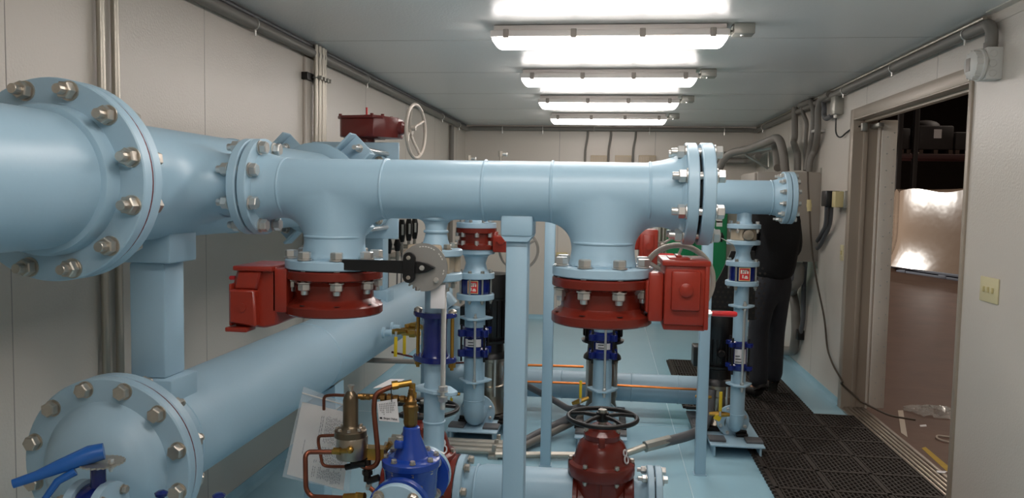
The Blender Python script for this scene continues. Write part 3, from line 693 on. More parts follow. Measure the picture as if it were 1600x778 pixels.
# ================================================================ LOW FRONT PIPE with gate valves (y 2.8)
GY, GZ = 2.8, .437
def gate(x, lab, flanged):
    t = thing('gate_valve', lab, 'valve', (x, GY, GZ-.15), 'red gate valves on the low pipe')
    b = MB()
    b.lathe(([(F6, -.133), (F6, -.108), (.1, -.104), (.096, -.08), (.096, .08), (.1, .104), (F6, .108), (F6, .133)] if flanged else [(.098, -.118), (.104, -.112), (.104, -.085), (.096, -.08), (.096, .08), (.104, .085), (.104, .112), (.098, .118)]), frame((x, GY, GZ), X), 48)
    b.lathe([(.09, GZ-.12), (.104, GZ-.02), (.104, GZ+.108)], T((x, GY, 0)), 40)
    b.box((x-.005, GY-.116, GZ-.08), (x+.005, GY-.09, GZ+.106), .002)
    part('valve_body', b, RED, t)
    b = MB(); b.lathe([(.105, .104), (.119, .107), (.121, .112), (.121, .146), (.119, .15), (.112, .153), (.104, .156), (.098, .17), (.093, .19), (.086, .21), (.078, .224), (.067, .234), (.062, .238)], T((x, GY, GZ)), 48)
    b.lathe([(.062, .232), (.066, .238), (.066, .256), (.058, .262), (.046, .27), (.042, .282), (.034, .288)], T((x, GY, GZ)), 28)
    b.box((x-.012, GY-.078, GZ+.2), (x+.012, GY-.058, GZ+.256), .004)
    part('bonnet', b, RED, t)
    for k in range(6):
        a = k*PI/3; inst('bolt', bolt_mesh(.015, .05, .004, DSTEEL), t, T((x+.11*math.cos(a), GY+.11*math.sin(a), GZ+.13)))
    for s in (-1, 1): inst('bolt', bolt_mesh(.016, .03, .005, DSTEEL), t, T((x+s*.056, GY-.01, GZ+.25)))
    q = MB(); q.lathe([(.014, GZ+.26), (.014, GZ+.33)], T((x, GY, 0)), 14); q.lathe([(.016, GZ+.329), (.016, GZ+.342)], T((x, GY, 0)), 6); part('stem', q, DSTEEL, t)
    q = MB(); fr = T(V((x, GY, GZ+.312))); q.torus(.124, .0085, fr, 56, 10)
    q.lathe([(.022, -.012), (.024, 0), (.022, .02)], fr, 20)
    for k in range(5):
        a = k*2*PI/5+.35; q.tube([fr @ V((.018*math.cos(a), .018*math.sin(a), .006)), fr @ V((.07*math.cos(a), .07*math.sin(a), .008)), fr @ V((.12*math.cos(a), .12*math.sin(a), 0))], [.009, .007, .007], 8)
    part('handwheel', q, BLACKM, t)
    q = MB(); m = frame((x+.083, GY-.045, GZ+.19), V((.88, -.45, .25)), Z) @ T(V((0, 0, .003))); q.torus(.011, .003, m @ T(V((0, .01, 0))), 20, 6); q.torus(.013, .003, m @ T(V((0, -.014, 0))), 20, 6); part('cast_mark', q, CARD, t)
    if flanged:
        for s in (-1, 1): bolts(t, (x+s*.135, GY, GZ), X*s, BC6, 8, .026, .06, .01, DSTEEL, PI/8, Z)
    return t
gx1_, gx2_ = -.66, 0.0
gate(gx1_, 'red gate valve with black handwheel, mostly hidden behind the blue control valve', True)
gate(gx2_, 'red gate valve with black handwheel at bottom centre of the view', False)
t = thing('low_pipe', 'thick low blue pipe joining the two red gate valves', 'pipe', (-.33, GY, GZ-.11))
b = MB(); x0, x1 = gx1_+.135, gx2_-.1
b.lathe([(.12, .02), (.095, .03), (.098, .06), (.1095, .1), (.1095, x1-x0)], frame((x0, GY, GZ), X), 56); weld(b, (x0+.07, GY, GZ), X, .105); part('pipe_body', b, BLUE, t)
b = MB(); flange(b, (x0, GY, GZ), X, F6, .026); part('flange', b, BLUE2, t)
t = thing('end_spool', 'short blue flanged spool and blind flange right of the front gate valve', 'pipe', (.17, GY, GZ-.14))
b = MB(); b.lathe([(.09, .1), (.09, .135), (.098, .15), (.112, .166)], frame((gx2_, GY, GZ), X), 48); part('pipe_body', b, BLUE, t)
for xx in (.164, .192): 
    b = MB(); flange(b, (xx, GY, GZ), X, F6, .024); part('flange', b, BLUE2, t)
b = MB(); b.lathe([(F6-.02, 0), (F6-.02, .006)], frame((.187, GY, GZ), X), 40); part('gasket', b, GASKET, t)
bolts(t, (.19, GY, GZ), X, BC6, 8, .024, .056, .014, STEEL, PI/8, Z)
t = thing('pipe_stand', 'short blue stand under the low front pipe', 'post', (-.33, GY, 0))
b = MB(); b.box((-.37, GY-.04, 0), (-.29, GY+.04, .335), .004); part('post', b, BLUE, t); b = MB(); b.box((-.41, GY-.08, 0), (-.25, GY+.08, .012), .002); part('base_plate', b, BLUE, t)
t = thing('blind_flange', 'blue blind flange on the left of the hidden red gate valve', 'flange', (gx1_-.15, GY, GZ-.14))
b = MB(); flange(b, (gx1_-.161, GY, GZ), X, F6, .026); part('disc', b, BLUE2, t)
# ================================================================ LOWER BIG HEADER
LX, LZ, LY = -1.335, .79, 1.93
t = thing('lower_header', 'large low blue header pipe running along the left wall', 'pipe', (LX, 3.5, LZ-.16))
b = MB(); b.lathe([(.2, 2.0), (.185, 2.004), (.176, 2.03), (R12, 2.06), (R12, 5.9), (R12*.85, 5.97), (R12*.4, 6.0)], frame((LX, 0, LZ), Y), 72)
weld(b, (LX, 2.15, LZ), Y, R12-.0025); weld(b, (LX, 3.35, LZ), Y, R12-.002)
part('pipe_body', b, BLUE, t)
b = MB(); flange(b, (LX, 1.969, LZ), Y, F12, .034, 72); part('flange', b, BLUE2, t)
b = MB(); b.lathe([(F12-.004, 0), (F12-.004, .006)], frame((LX, 1.9635, LZ), Y), 64); part('gasket', b, GASKETR, t)
t = thing('dished_end', 'blue dished end plate with ring of bolts at lower left', 'flange', (LX, LY, LZ-.24))
b = MB(); b.lathe([(F12-.004, 1.963), (F12, 1.959), (F12, 1.934), (F12-.004, 1.930), (.178, 1.929), (.174, 1.924), (.168, 1.912), (.162, 1.908), (.15, 1.885), (.12, 1.86), (.08, 1.845), (.04, 1.838), (.01, 1.837)][::-1], frame((LX, 0, LZ), Y), 72); part('head', b, BLUE2, t)
bolts(t, (LX, 1.9665, LZ), -Y, BC12, 12, .036, .073, .02, DSTEEL, PI/12, Z)
# posts between headers
def hpost(y, lab):
    t = thing('header_post', lab, 'post', (HX-.01, y, LZ+.1))
    x = HX-.012; w = .055
    b = MB(); b.box((x-w, y-w, LZ+.2), (x+w, y+w, HZ-.23), .008); part('post', b, BLUE, t)
    b = MB(); b.box((x-.085, y-.075, HZ-.23), (x+.085, y+.075, HZ-.13), .008); part('saddle', b, BLUE, t)
    b = MB(); b.box((x-.085, y-.075, LZ+.11), (x+.085, y+.075, LZ+.2), .008); part('saddle', b, BLUE, t)
hpost(2.17, 'blue square post between the two big headers, behind the big flange'); hpost(4.4, 'blue square post between the two big headers, beyond the lug plates')
t = thing('pipe_stand', 'blue cradle stand under the lower big header', 'post', (LX+.03, 3.45, 0))
b = MB(); b.box((LX-.04, 3.42, 0), (LX+.06, 3.52, .6), .004); part('post', b, BLUE, t)
b = MB(); pl = [(.17*math.cos(a), .17*math.sin(a)) for a in [PI*1.27+k*PI*.46/10 for k in range(11)]]+[(.115, -.24), (-.115, -.24)]
b.prism(pl, 3.41, 3.53, M(((1, 0, 0, LX), (0, 0, 1, 0), (0, 1, 0, LZ), (0, 0, 0, 1)))); part('cradle', b, BLUE, t)
b = MB(); b.box((LX-.12, 3.37, 0), (LX+.14, 3.57, .012), .002); part('base_plate', b, BLUE, t)
t = thing('pipe_stand', 'blue stand under the far end of the lower big header', 'post', (LX, 5.75, 0))
b = MB(); b.box((LX-.04, 5.71, 0), (LX+.04, 5.79, .64), .004); part('post', b, BLUE, t); b = MB(); b.box((LX-.1, 5.66, 0), (LX+.1, 5.84, .012), .002); part('base_plate', b, BLUE, t)
# bottom-left blue lever butterfly valve
vy = 1.68
t = thing('lever_valve', 'bright blue hand-lever valve at the bottom left corner', 'valve', PY(150, 778, vy))
c = PY(148, 778, vy); cx, cz = c.x, c.z-.03
b = MB(); b.lathe([(.06, -.022), (.064, -.016), (.064, .016), (.06, .022)], frame((cx, vy, cz), X), 32); zt2 = PY(165, 724, vy).z
b.lathe([(.02, cz+.05), (.017, cz+.075), (.017, zt2-.003)], T((cx+.01, vy, 0)), 20); part('valve_body', b, NAVY, t)
pc2 = V((PY(160, 722, vy).x, vy, zt2))
poly = [((.05 if k % 2 else .045)*math.cos(2*PI*k/48), (.05 if k % 2 else .045)*math.sin(2*PI*k/48)) for k in range(48)]
b = MB(); b.prism(poly, 0, .004, T(pc2)); npl = part('notch_plate', b, DSTEEL, t)
inst('bolt', bolt_mesh(.013, .006, .006, STEEL), npl, T(pc2+V((.03, -.012, .004))))
e0, e1, e2 = PY(160, 706, vy), PY(95, 728, vy-.05), PY(20, 756, vy-.1)
b = MB(); b.tube([e0+V((.004, 0, .002)), e0*.7+e1*.3+V((0, 0, .004)), e1, e1*.5+e2*.5-V((0, 0, .002)), e2], [.02, .022, .017, .012, .0105], 12); part('lever', b, LEVB, t)
b = MB(); b.tube([PY(118, 736, vy-.04), PY(90, 752, vy-.06), PY(66, 785, vy-.08)], [.01, .009, .007], 10); part('lever_trigger', b, LEVB, t)
t = thing('blow_off_pipe', 'blue flanged pipe stub behind and beside the bottom left lever valve', 'pipe', (cx, vy, cz))
b = MB(); b.lathe([(.07, .024), (.07, .044)], frame((cx, vy, cz), X), 36); b.lathe([(.07, .024), (.07, .044)], frame((cx, vy, cz), -X), 36)
part('flange', b, BLUE2, t)
b = MB(); b.tube([(cx+.04, vy, cz), (cx+.2, vy, cz), (cx+.2, vy, 0)], .03, 24, .07); b.tube([(cx-.04, vy, cz), (cx-.25, vy, cz-.02)], .03, 24); part('pipe_body', b, BLUE, t)
bolts(t, (cx, vy, cz), X, .056, 4, .018, .09, .008, DSTEEL, PI/4, Z)
for (u, v, lab) in ((252, 772, 'small dark blue valve knob at bottom edge, left of the other knob'), (342, 776, 'small dark blue valve knob at bottom edge, right of the other knob')):
    t = thing('ball_valve', lab, 'valve', PY(u, 800, 1.75)); c = PY(u, v, 1.75)
    b = MB(); b.lathe([(.008, -.05), (.008, -.008), (.014, -.004), (.016, .004), (.008, .009)], T(c), 16); part('knob', b, NAVY, t)
    b = MB(); b.cyl(c+V((-.04, 0, -.06)), c+V((.04, 0, -.06)), .012, 12); b.sph(c+V((0, 0, -.06)), .018, 12, 8); part('valve_body', b, BRASS, t)
# ================================================================ FAR DISCHARGE HEADER + PUMPS
DY, DZH, RD = 4.8, 1.563, .101
t = thing('discharge_header', 'blue pipe across the middle distance above the pumps, flanged at its right end', 'pipe', (0, DY, DZH-.1))
b = MB(); pipe(b, (-1.16, DY, DZH), (.965, DY, DZH), RD, 48); b.lathe([(RD, 0), (RD+.008, .03), (RD+.03, .06), (RD+.034, .065)], frame((.96, DY, DZH), X), 48)
for xx in (.62, .955, .3, -.5): weld(b, (xx, DY, DZH), X, RD-.0005)
part('pipe_body', b, BLUE, t)
b = MB(); flange(b, (1.02, DY, DZH), X, .154, .03); part('flange', b, BLUE2, t)
t2 = thing('blind_flange', 'blue blind flange at the right end of the far discharge pipe', 'flange', (1.07, DY, DZH-.15))
b = MB(); flange(b, (1.054, DY, DZH), X, .154, .03); part('disc', b, BLUE2, t2)
bolts(t2, (1.052, DY, DZH), X, .131, 12, .026, .066, .016, STEEL, PI/12, Z)
def hpost2(x, lab):
    t = thing('header_stand', lab, 'post', (x, 4.41, 0), 'slim posts under the far discharge pipe')
    b = MB(); b.box((x-.029, 4.41-.029, 0), (x+.029, 4.41+.029, 1.43), .004); part('post', b, BLUE, t)
    b = MB(); b.box((x-.025, 4.41-.025, 1.40), (x+.025, DY, 1.452), .003); part('arm', b, BLUE, t)
    b = MB(); b.box((x-.035, 4.41-.035, 0), (x+.035, 4.41+.035, .006)); part('base_plate', b, BLUE, t)
hpost2(-.32, 'slim blue square post left of the right red valve, standing on the floor'); hpost2(.552, 'slim blue square post right of the right red valve, standing on the floor')
LOGO = [None]
def column(x, rp, cfg, who, topvalve):
    Yc = DY
    t = thing('pump_riser', 'blue discharge riser with elbow and tie-rod lug plates '+who, 'pipe', (x, Yc, .1))
    z = cfg
    eb = z['el']; r = rp
    q = MB(); rb = 1.5*r+.02
    q.tube([(x, Yc, z['coup'][0]), (x, Yc, .5), (x, Yc, eb), (x, Yc+.16, eb)], r, 32, rb+.02, 12); q.torus(r, .003, T((x, Yc, eb+rb)), 32, 6)
    q.tube([(x, Yc, z['coup'][3]), (x, Yc, z['cv'][0])], r, 32)
    part('pipe_body', q, BLUE, t)
    fr_ = z['fr']
    q = MB(); flange(q, (x, Yc+.14, eb), Y, z['pf'], .02, 36); part('pump_flange', q, BLUE2, t)
    bolts(t, (x, Yc+.16, eb), -Y, z['pf']*.8, 8, .018, .04, .008, STEEL, PI/8, Z)
    for zz in z['lug']:
        q = MB(); w = r*1.25
        q.prism([(-w-.02, .01), (-w*.5, w*.9), (w*.6, w*.9), (w+.03, .015), (w+.01, -.025), (.03, -w-.028), (-.03, -w-.028), (-w-.01, -.02)], 0, .012, T(V((x, Yc, zz))), .002); part('lug_plate', q, BLUE2, t)
    rx_, ry_ = x+r*.25, Yc-r*1.1-.018
    q = MB(); q.cyl((rx_, ry_, z['lug'][0]-.03), (rx_, ry_, z['lug'][1]+.04), .0075, 10); rd = part('tie_rod', q, STEEL, t)
    for zz in z['lug']: inst('nut', bolt_mesh(.02, .013, .002, STEEL), rd, T((rx_, ry_, zz+.006)))
    q = MB(); q.lathe(fl(fr_, z['cv'][1]-z['cv'][0]), T(V((x, Yc, z['cv'][0]))), 40); part('flange', q, BLUE2, t)
    # coupling
    a0, a1, a2, a3 = z['coup']
    t2 = thing('rubber_coupling', 'navy ringed coupling with white label '+who, 'coupling', (x, Yc, a0))
    w = r*1.35
    def cring(z0, z1, sg):
        q = MB(); h = z1-z0; q.lathe([(w*.82, z0), (w, z0+h*.2), (w, z0+h*.8), (w*.82, z1)], T((x, Yc, 0)), 32)
        for k in range(4):
            a = PI/4+k*PI/2; q.box((-.02, -.016, z0+h*.15), (.026, .016, z1-h*.15), .005, T(V((x+w*1.08*math.cos(a), Yc+w*1.08*math.sin(a), 0))) @ M.Rotation(a, 4, 'Z'))
        part('end_ring', q, NAVY, t2)
    cring(a0, a1, 1); cring(a2, a3, -1)
    q = MB(); q.lathe([(r*1.08, a0+.01), (r*1.08, a3-.01)], T((x, Yc, 0)), 28); part('sleeve', q, NAVY, t2)
    for k in range(4):
        a = PI/4+k*PI/2; px, py = x+w*1.15*math.cos(a), Yc+w*1.15*math.sin(a); q = MB(); q.cyl((px, py, a0-.02), (px, py, a3+.02), .007, 10); part('coupling_bolt', q, BLACKM, t2)
    q = MB(); n = 12; vs = []; fs = []
    for k in range(n+1):
        a = -PI/2-.75+1.5*k/n; 
        for zz in (a1+.006, a2-.006): vs.append((x+(r*1.09+.001)*math.cos(a), Yc+(r*1.09+.001)*math.sin(a), zz))
    for k in range(n): fs.append((2*k, 2*k+2, 2*k+3, 2*k+1))
    q.add(vs, fs); lb = part('white_label', q, CARD, t2)
    q = MB()
    for k in range(3): q.box((x-.03, Yc-r*1.13-.0008, a1+.014+k*.018), (x+.012-k*.008, Yc-r*1.13+.002, a1+.019+k*.018))
    part('printed_text', q, INK, lb)
    # check valve
    c0, c1, c2, c3 = z['cv']
    t3 = thing('check_valve', 'blue check valve with small red label between blue flanges '+who, 'valve', (x, Yc, c1))
    q = MB(); q.lathe([(fr_*.78, c1), (fr_*.8, c1+.004), (fr_*.8, c2-.004), (fr_*.78, c2)], T((x, Yc, 0)), 32); part('valve_body', q, NAVY, t3)
    nb = 8 if rp > .05 else 4
    bolts(t3, (x, Yc, (c0+c3)/2), Z, fr_*.86, nb, .02, c3-c0, .01, GALV, PI/nb+.2)
    lw = .033; yl = Yc-fr_*.8-.002
    m = frame((x+.0, yl, (c1+c2)/2), -Y, Z)
    q = MB(); q.box((-lw, -lw*1.2, 0), (lw, lw*1.2, .002), 0, m); lb = part('label_plate', q, BEIGE, t3)
    q = MB(); q.box((-lw*.87, -lw*1.06, .002), (lw*.87, lw*1.06, .0028), 0, m); part('label_field', q, REDPL, lb)
    q = MB()
    for (a_, b_, c_, d_) in ((-.7, .1, -.45, .8), (-.35, .1, -.1, .8), (-.35, .35, .1, .55), (0, .1, .25, .8), (.4, .1, .65, .8), (.2, .6, .65, .8), (-.4, -.7, -.2, -.1), (-.05, -.75, .6, -.5), (.05, -.45, .5, -.25)):
        q.box((a_*lw, b_*lw, .0028), (c_*lw, d_*lw, .0035), 0, m)
    part('label_mark', q, PAPER, lb)
    # reducer spool + valve on top
    t4 = thing('reducer_spool', 'short flanged blue spool above the check valve '+who, 'pipe', (x, Yc, c2))
    s0, s1 = z['sp']
    q = MB(); q.lathe([(r*1.35, c3), (r*1.1, c3+.02), (r*.95, (c3+s0)/2), (r*1.15, s0-.015), (r*1.5, s0)], T((x, Yc, 0)), 32); part('pipe_body', q, BLUE, t4)
    q = MB(); q.lathe(fl(fr_, c3-c2), T(V((x, Yc, c2))), 40); part('flange', q, BLUE2, t4)
    q = MB(); q.lathe(fl(fr_, s1-s0), T(V((x, Yc, s0))), 40); part('flange', q, BLUE2, t4)
    v0, v1 = s1, z['top']
    if topvalve:
        t5 = thing('butterfly_valve', 'red flanged valve with red gearbox on top of the riser '+who, 'valve', (x, Yc, v0))
        q = MB(); h = v1-v0; q.lathe([(fr_*1.08, v0), (fr_*1.08, v0+h*.22), (fr_*.9, v0+h*.28), (fr_*.88, v0+h*.72), (fr_*1.08, v0+h*.78), (fr_*1.08, v1)], T((x, Yc, 0)), 40); part('valve_body', q, RED, t5)
        for k in range(8):
            for zz, s in ((v0+h*.3, 1), (v1-h*.3, -1)):
                a = k*PI/4+.2; q = MB(); q.lathe([(.014, -.014), (.014, .014)], T((x+fr_*.98*math.cos(a), Yc+fr_*.98*math.sin(a), zz)), 6); part('nut', q, STEEL, t5)
        q = MB(); gx = x+z['gb'][0]; q.box((x+fr_*.8, Yc-.04, v0+.02), (gx+.02, Yc+.04, v1-.02), .006); q.box((gx, Yc-.09, z['gb'][2]), (gx+z['gb'][1], Yc+.09, z['gb'][3]), .01); q.box((gx+.02, Yc-.1, z['gb'][2]+.06), (gx+z['gb'][1]-.025, Yc-.08, z['gb'][3]-.03), .006); q.lathe([(.02, 0), (.02, .008)], frame((gx+z['gb'][1]*.5, Yc-.1, (z['gb'][2]+z['gb'][3])/2+.02), -Y), 16)
        part('gearbox', q, RED2, t5)
        q = MB(); hx_ = gx+z['gb'][1]+z['gb'][4]; q.cyl((hx_, Yc+.05, z['gb'][3]-.1), (hx_, Yc+.2, z['gb'][3]-.1), .012, 10); part('shaft', q, WHEELG, t5)
        handwheel(t5, (hx_, Yc+.2, z['gb'][3]-.1), Y, .125, .009, WHEELG, 3, .018, .5)
        q = MB(); q.lathe([(.008, 0), (.009, .09), (.005, .1)], frame((gx+z['gb'][1], Yc-.05, z['gb'][2]+.09), X), 10); part('indicator_cap', q, REDPL, t5)
    else:
        t5 = thing('wafer_valve', 'grey wafer valve with round stem boss between flanges '+who, 'valve', (x, Yc, v0))
        q = MB(); q.lathe([(fr_*.72, v0), (fr_*.76, v0+.005), (fr_*.76, v1-.005), (fr_*.72, v1)], T((x, Yc, 0)), 32); part('valve_body', q, BEIGEMET, t5)
        q = MB(); q.lathe([(.034, 0), (.036, .012), (.03, .03), (.012, .032)], frame((x+.012, Yc-fr_*.72, (v0+v1)/2), -Y), 16); part('stem_boss', q, STAIN, t5)
        q = MB(); q.box((-.05, -.012, -.002), (.03, .012, .002), .0015, T(V((x-fr_*.95, Yc-fr_*.6, v0-.012))) @ M.Rotation(.5, 4, 'Y') @ M.Rotation(-.5, 4, 'Z')); part('lever', q, GALV, t5)
    t6 = thing('header_nozzle', 'flanged blue nozzle joining the far discharge pipe '+who, 'pipe', (x, Yc, v1))
    q = MB(); q.lathe(fl(fr_*(1.05 if topvalve else 1), z['tf']), T(V((x, Yc, v1))), 40); part('flange', q, BLUE2, t6)
    bolts(t6, (x, Yc, v1+z['tf']/2), Z, fr_*.86, nb, .02, z['tf']+.006, .008, STEEL, PI/nb+.2)
    q = MB(); q.lathe([(r*1.2, v1+z['tf']-.002), (r, v1+z['tf']+.02), (r, DZH-.05)], T((x, Yc, 0)), 32); part('pipe_body', q, BLUE, t6)
    return t
C3 = dict(el=.165, coup=(.52, .56, .66, .70), lug=(.43, .905), cv=(1.035, 1.064, 1.152, 1.182), sp=(1.28, 1.306), top=1.376, tf=.027, fr=.098, pf=.1)
C1 = dict(el=.14, coup=(.535, .60, .66, .725), lug=(.38, .775), cv=(.898, .934, 1.03, 1.067), sp=(1.183, 1.214), top=1.343, tf=.035, fr=.118, pf=.115, gb=(.115, .11, 1.2, 1.3, .02))
C2 = dict(el=.14, coup=(.555, .615, .665, .725), lug=(.36, .80), cv=(.898, .934, 1.03, 1.067), sp=(1.183, 1.214), top=1.343, tf=.035, fr=.112, pf=.113, gb=(.2, .11, 1.12, 1.36, .04))
PXs = (-.81, -.008, .81)
column(PXs[0], .0655, C1, 'of the left pump', True)
column(PXs[1], .058, C2, 'of the middle pump', True)
column(PXs[2], .043, C3, 'of the right pump', False)
def pump(x, s, who, px, mr, mtop, zc):
    t = thing('pump', 'vertical multistage pump with black motor '+who, 'pump', (x, 5.1, .08))
    yb = 5.13
    q = MB(); q.lathe([(.12*s, .09), (.13*s, .11), (.11*s, .14), (.095*s, .2), (.1*s, .25)], T((px, yb, 0)), 32); q.tube([(x, 4.962, .15), (px, yb-.02, .16)], .06*s, 20); q.tube([(px, yb, .17), (px, 5.34, .17)], .06*s, 20); q.lathe([(.1*s, 0), (.1*s, .02)], frame((px, 5.33, .17), Y), 28); part('volute', q, STAIN, t)
    q = MB(); q.lathe([(.1*s, .25), (.1*s, .28), (.09*s, .285), (.09*s, zc-.03), (.105*s, zc-.025), (.105*s, zc)], T((px, yb, 0)), 36); part('stage_casing', q, STAIN, t)
    for k in range(4):
        a = k*PI/2+.5; q = MB(); q.cyl((px+.108*s*math.cos(a), yb+.108*s*math.sin(a), .22), (px+.108*s*math.cos(a), yb+.108*s*math.sin(a), zc), .009, 8); part('staybolt', q, STEEL, t)
    q = MB(); q.lathe([(.125*s, zc), (.12*s, zc+.02), (.1*s, zc+.04), (.095*s, zc+.1), (mr*1.15, zc+.11), (mr*1.2, zc+.125)], T((px, yb, 0)), 32); part('motor_stool', q, BLACK, t)
    z0 = zc+.12
    q = MB(); q.lathe([(mr*.95, z0), (mr, z0+.01), (mr, mtop-.16), (mr*1.06, mtop-.15), (mr*1.06, mtop-.03), (mr*.98, mtop), (mr*.5, mtop+.005)], T((px, yb, 0)), 36)
    for k in range(24):
        a = 2*PI*k/24; q.box((-.012, -.003, z0+.03), (.012, .003, mtop-.17), 0, T(V((px+mr*math.cos(a), yb+mr*math.sin(a), 0))) @ M.Rotation(a, 4, 'Z'))
    part('motor', q, BLACK, t)
    q = MB(); q.box((px-mr-.06, yb-.07, mtop-.35), (px-mr+.02, yb+.07, mtop-.22), .008); part('terminal_box', q, BLACK, t)
    q = MB(); q.lathe([(.025, 0), (.026, .02), (.02, .03)], frame((px, yb-mr-.004, mtop-.25), -Y), 16); part('cap', q, BLACKM, t)
    q = MB()
    for k in (-1, 1): q.box((px+k*.13-.035, 4.9, .075), (px+k*.13+.035, 5.4, .095), .003); q.box((px+k*.13-.03, 4.92, .095), (px+k*.13+.03, 5.02, .112), .003)
    q.box((px-.15, 5.0, .075), (px+.15, 5.26, .1), .004); part('base_plate', q, BLACKM, t)
    t = thing('channel_skid', 'blue steel channel frame carrying the pump '+who, 'frame', (x, 5.05, 0))
    q = MB(); q.box((x-.16, 4.72, .065), (x+.16, 5.5, .075), .002); part('top_plate', q, BLUE, t)
    for k in (-1, 1):
        q = MB(); q.box((x+k*.135-.006, 4.73, 0), (x+k*.135+.006, 5.48, .066), .001); part('leg', q, BLUE, t)
    for yy in (4.83, ):
        for k in (-1, 1):
            q = MB(); q.box((x+k*.11-.05, 4.78, .075), (x+k*.11+.05, 4.88, .09), .003); part('shim_pad', q, PVCD, t)
pump(PXs[0], 1.0, 'on the left', -.765, .132, 1.03, .47)
pump(PXs[1], 1.0, 'in the middle', -.012, .118, 1.05, .49)
pump(PXs[2], .95, 'on the right', .735, .105, .823, .36)
pm_ = [PY(1142, 392, 5.75), PY(1180, 392, 5.75), PY(1180, 500, 5.75), PY(1086, 500, 5.75), PY(1108, 460, 5.75), PY(1128, 425, 5.75)]
q = MB(); o_ = pm_[3]; q.prism([(p.x-o_.x, p.z-o_.z) for p in pm_][::-1], 0, .02, T(o_) @ M(((1, 0, 0, 0), (0, 0, 1, 0), (0, 1, 0, 0), (0, 0, 0, 1))), .004)
pt_ = thing('mesh_panel', 'black perforated mesh panel standing behind the right pump', 'panel', (pm_[3].x+.15, 5.76, 0))
part('panel', q, BLACK, pt_)
q = MB(); q.box((.72, 5.74, 0), (.76, 5.79, pm_[3].z+.02), .004); part('leg', q, BLACK, pt_); q = MB(); q.box((.98, 5.74, 0), (1.02, 5.79, pm_[3].z+.02), .004); part('leg', q, BLACK, pt_)
q = MB()
for i in range(13):
    for j in range(11):
        hx_, hz_ = pm_[3].x+.03+i*.036+(.018 if j % 2 else 0), pm_[3].z+.03+j*.036
        if hx_ > pm_[3].x+.03+(hz_-pm_[3].z)*.52 and hz_ < pm_[0].z-.02: q.lathe([(.009, 0), (.009, .0015)], frame((hx_, 5.75, hz_), -Y), 8)
part('hole_pattern', q, RUBBER, pt_)
# suction header
SY, SZ = 5.62, .185
t = thing('suction_header', 'low blue pipe on the floor behind the pumps', 'pipe', (0, SY, SZ-.1))
rx_ = PY(698, 520, SY).x
b = MB(); b.tube([(rx_, SY, .72), (rx_, SY, .5), (rx_, SY, SZ), (.8, SY, SZ)], .1, 36, .2, 10); b.lathe([(.1, 0), (.08, .03), (.04, .045)], frame((.8, SY, SZ), X), 32); b.tube([(rx_, SY, .7), (LX+.1, SY, LZ)], .1, 32)
for xx in (.53, .2, -.3, -.7): weld(b, (xx, SY, SZ), X, .0995)
part('pipe_body', b, BLUE, t)
for x in (-.745, -.01, .755):
    q = MB(); q.cyl((x, 5.36, .17), (x, SY, .185), .057, 24); q.lathe([(.1, 0), (.1, .02)], frame((x, 5.352, .17), Y), 28); part('suction_branch', q, BLUE, t)
for x, lab in ((-.75, 'left'), (.72, 'right')):
    t = thing('suction_valve', 'red valve seen behind the %s pump near the floor' % lab, 'valve', (x, 5.45, .3))
    xx = PY(797, 560, 5.45).x if x < 0 else PY(1104, 585, 5.45).x
    q = MB(); q.lathe([(.035, .24), (.042, .3), (.036, .42), (.025, .46)], T((xx, 5.42, 0)), 20); q.lathe([(.045, .4), (.045, .42)], T((xx, 5.42, 0)), 20); q.tube([(x, 5.44, .17), (xx, 5.42, .26)], .045, 16); part('valve_body', q, RED, t)
    q = MB(); q.box((xx-.02, 5.36, .32), (xx+.02, 5.385, .4), .004); part('cover_plate', q, RED2, t)
# copper sensing lines
t = solo('copper_line', MB().tube([PY(752, 569, 5.45), PY(850, 571, 5.45), PY(912, 573, 5.45)], .009, 8), COPPERB, 'upper bright copper line running behind the left and middle pumps', 'tube')
t = solo('copper_line', MB().tube([PY(815, 596, 5.4), PY(905, 599, 5.4), PY(965, 602, 5.4), PY(1022, 605, 5.4), PY(1046, 606.5, 5.4), PY(1100, 609, 5.4)], .008, 8), COPPERB, 'lower bright copper line clipped in front of the low suction pipe', 'tube')
t = solo('copper_line', MB().tube([PY(612, 550, 5.0), PY(690, 568, 5.2), PY(740, 566, 5.3)], .007, 8), DRED, 'thin dark red line behind the navy coupling', 'tube')
# small yellow-handled valves
def ball(c, axis, hd, lab, grp=None, hl=.085, sc=1):
    t = thing('ball_valve', lab, 'valve', c, grp); a = V(axis).normalized(); hd = V(hd).normalized()
    q = MB(); q.lathe([(.009*sc, -.05*sc), (.012*sc, -.03*sc), (.014*sc, -.012*sc), (.016*sc, 0), (.014*sc, .012*sc), (.012*sc, .03*sc), (.009*sc, .05*sc)], frame(c, a), 10); q.cyl(V(c), V(c)-Y*.024*sc, .007*sc, 8); part('valve_body', q, BRASS, t)
    q = MB(); e = V(c)-Y*.024*sc; side = hd.cross(Y).normalized(); m = M((side, -Y, hd)).transposed().to_4x4(); m.translation = e
    q.box((-.008*sc, -.003, .02*sc), (.008*sc, .004, hl*sc), .003, m); part('handle', q, YELLOW, t)
    q = MB(); q.box((-.005*sc, -.002, -.005), (.005*sc, .003, .022*sc), .001, m); part('handle_stem', q, STEEL, t)
ball(PY(621, 518, 3.9), (1, -.3, .1), (-.02, 0, -1), 'yellow-handled ball valve on the lower header, nearer of two', 'yellow handled valves on the lower header', .115, 1.1)
ball(PY(634, 516, 4.1), (1, -.3, .1), (0, 0, -1), 'yellow-handled ball valve on the lower header, farther of two', 'yellow handled valves on the lower header', .115, 1.1)
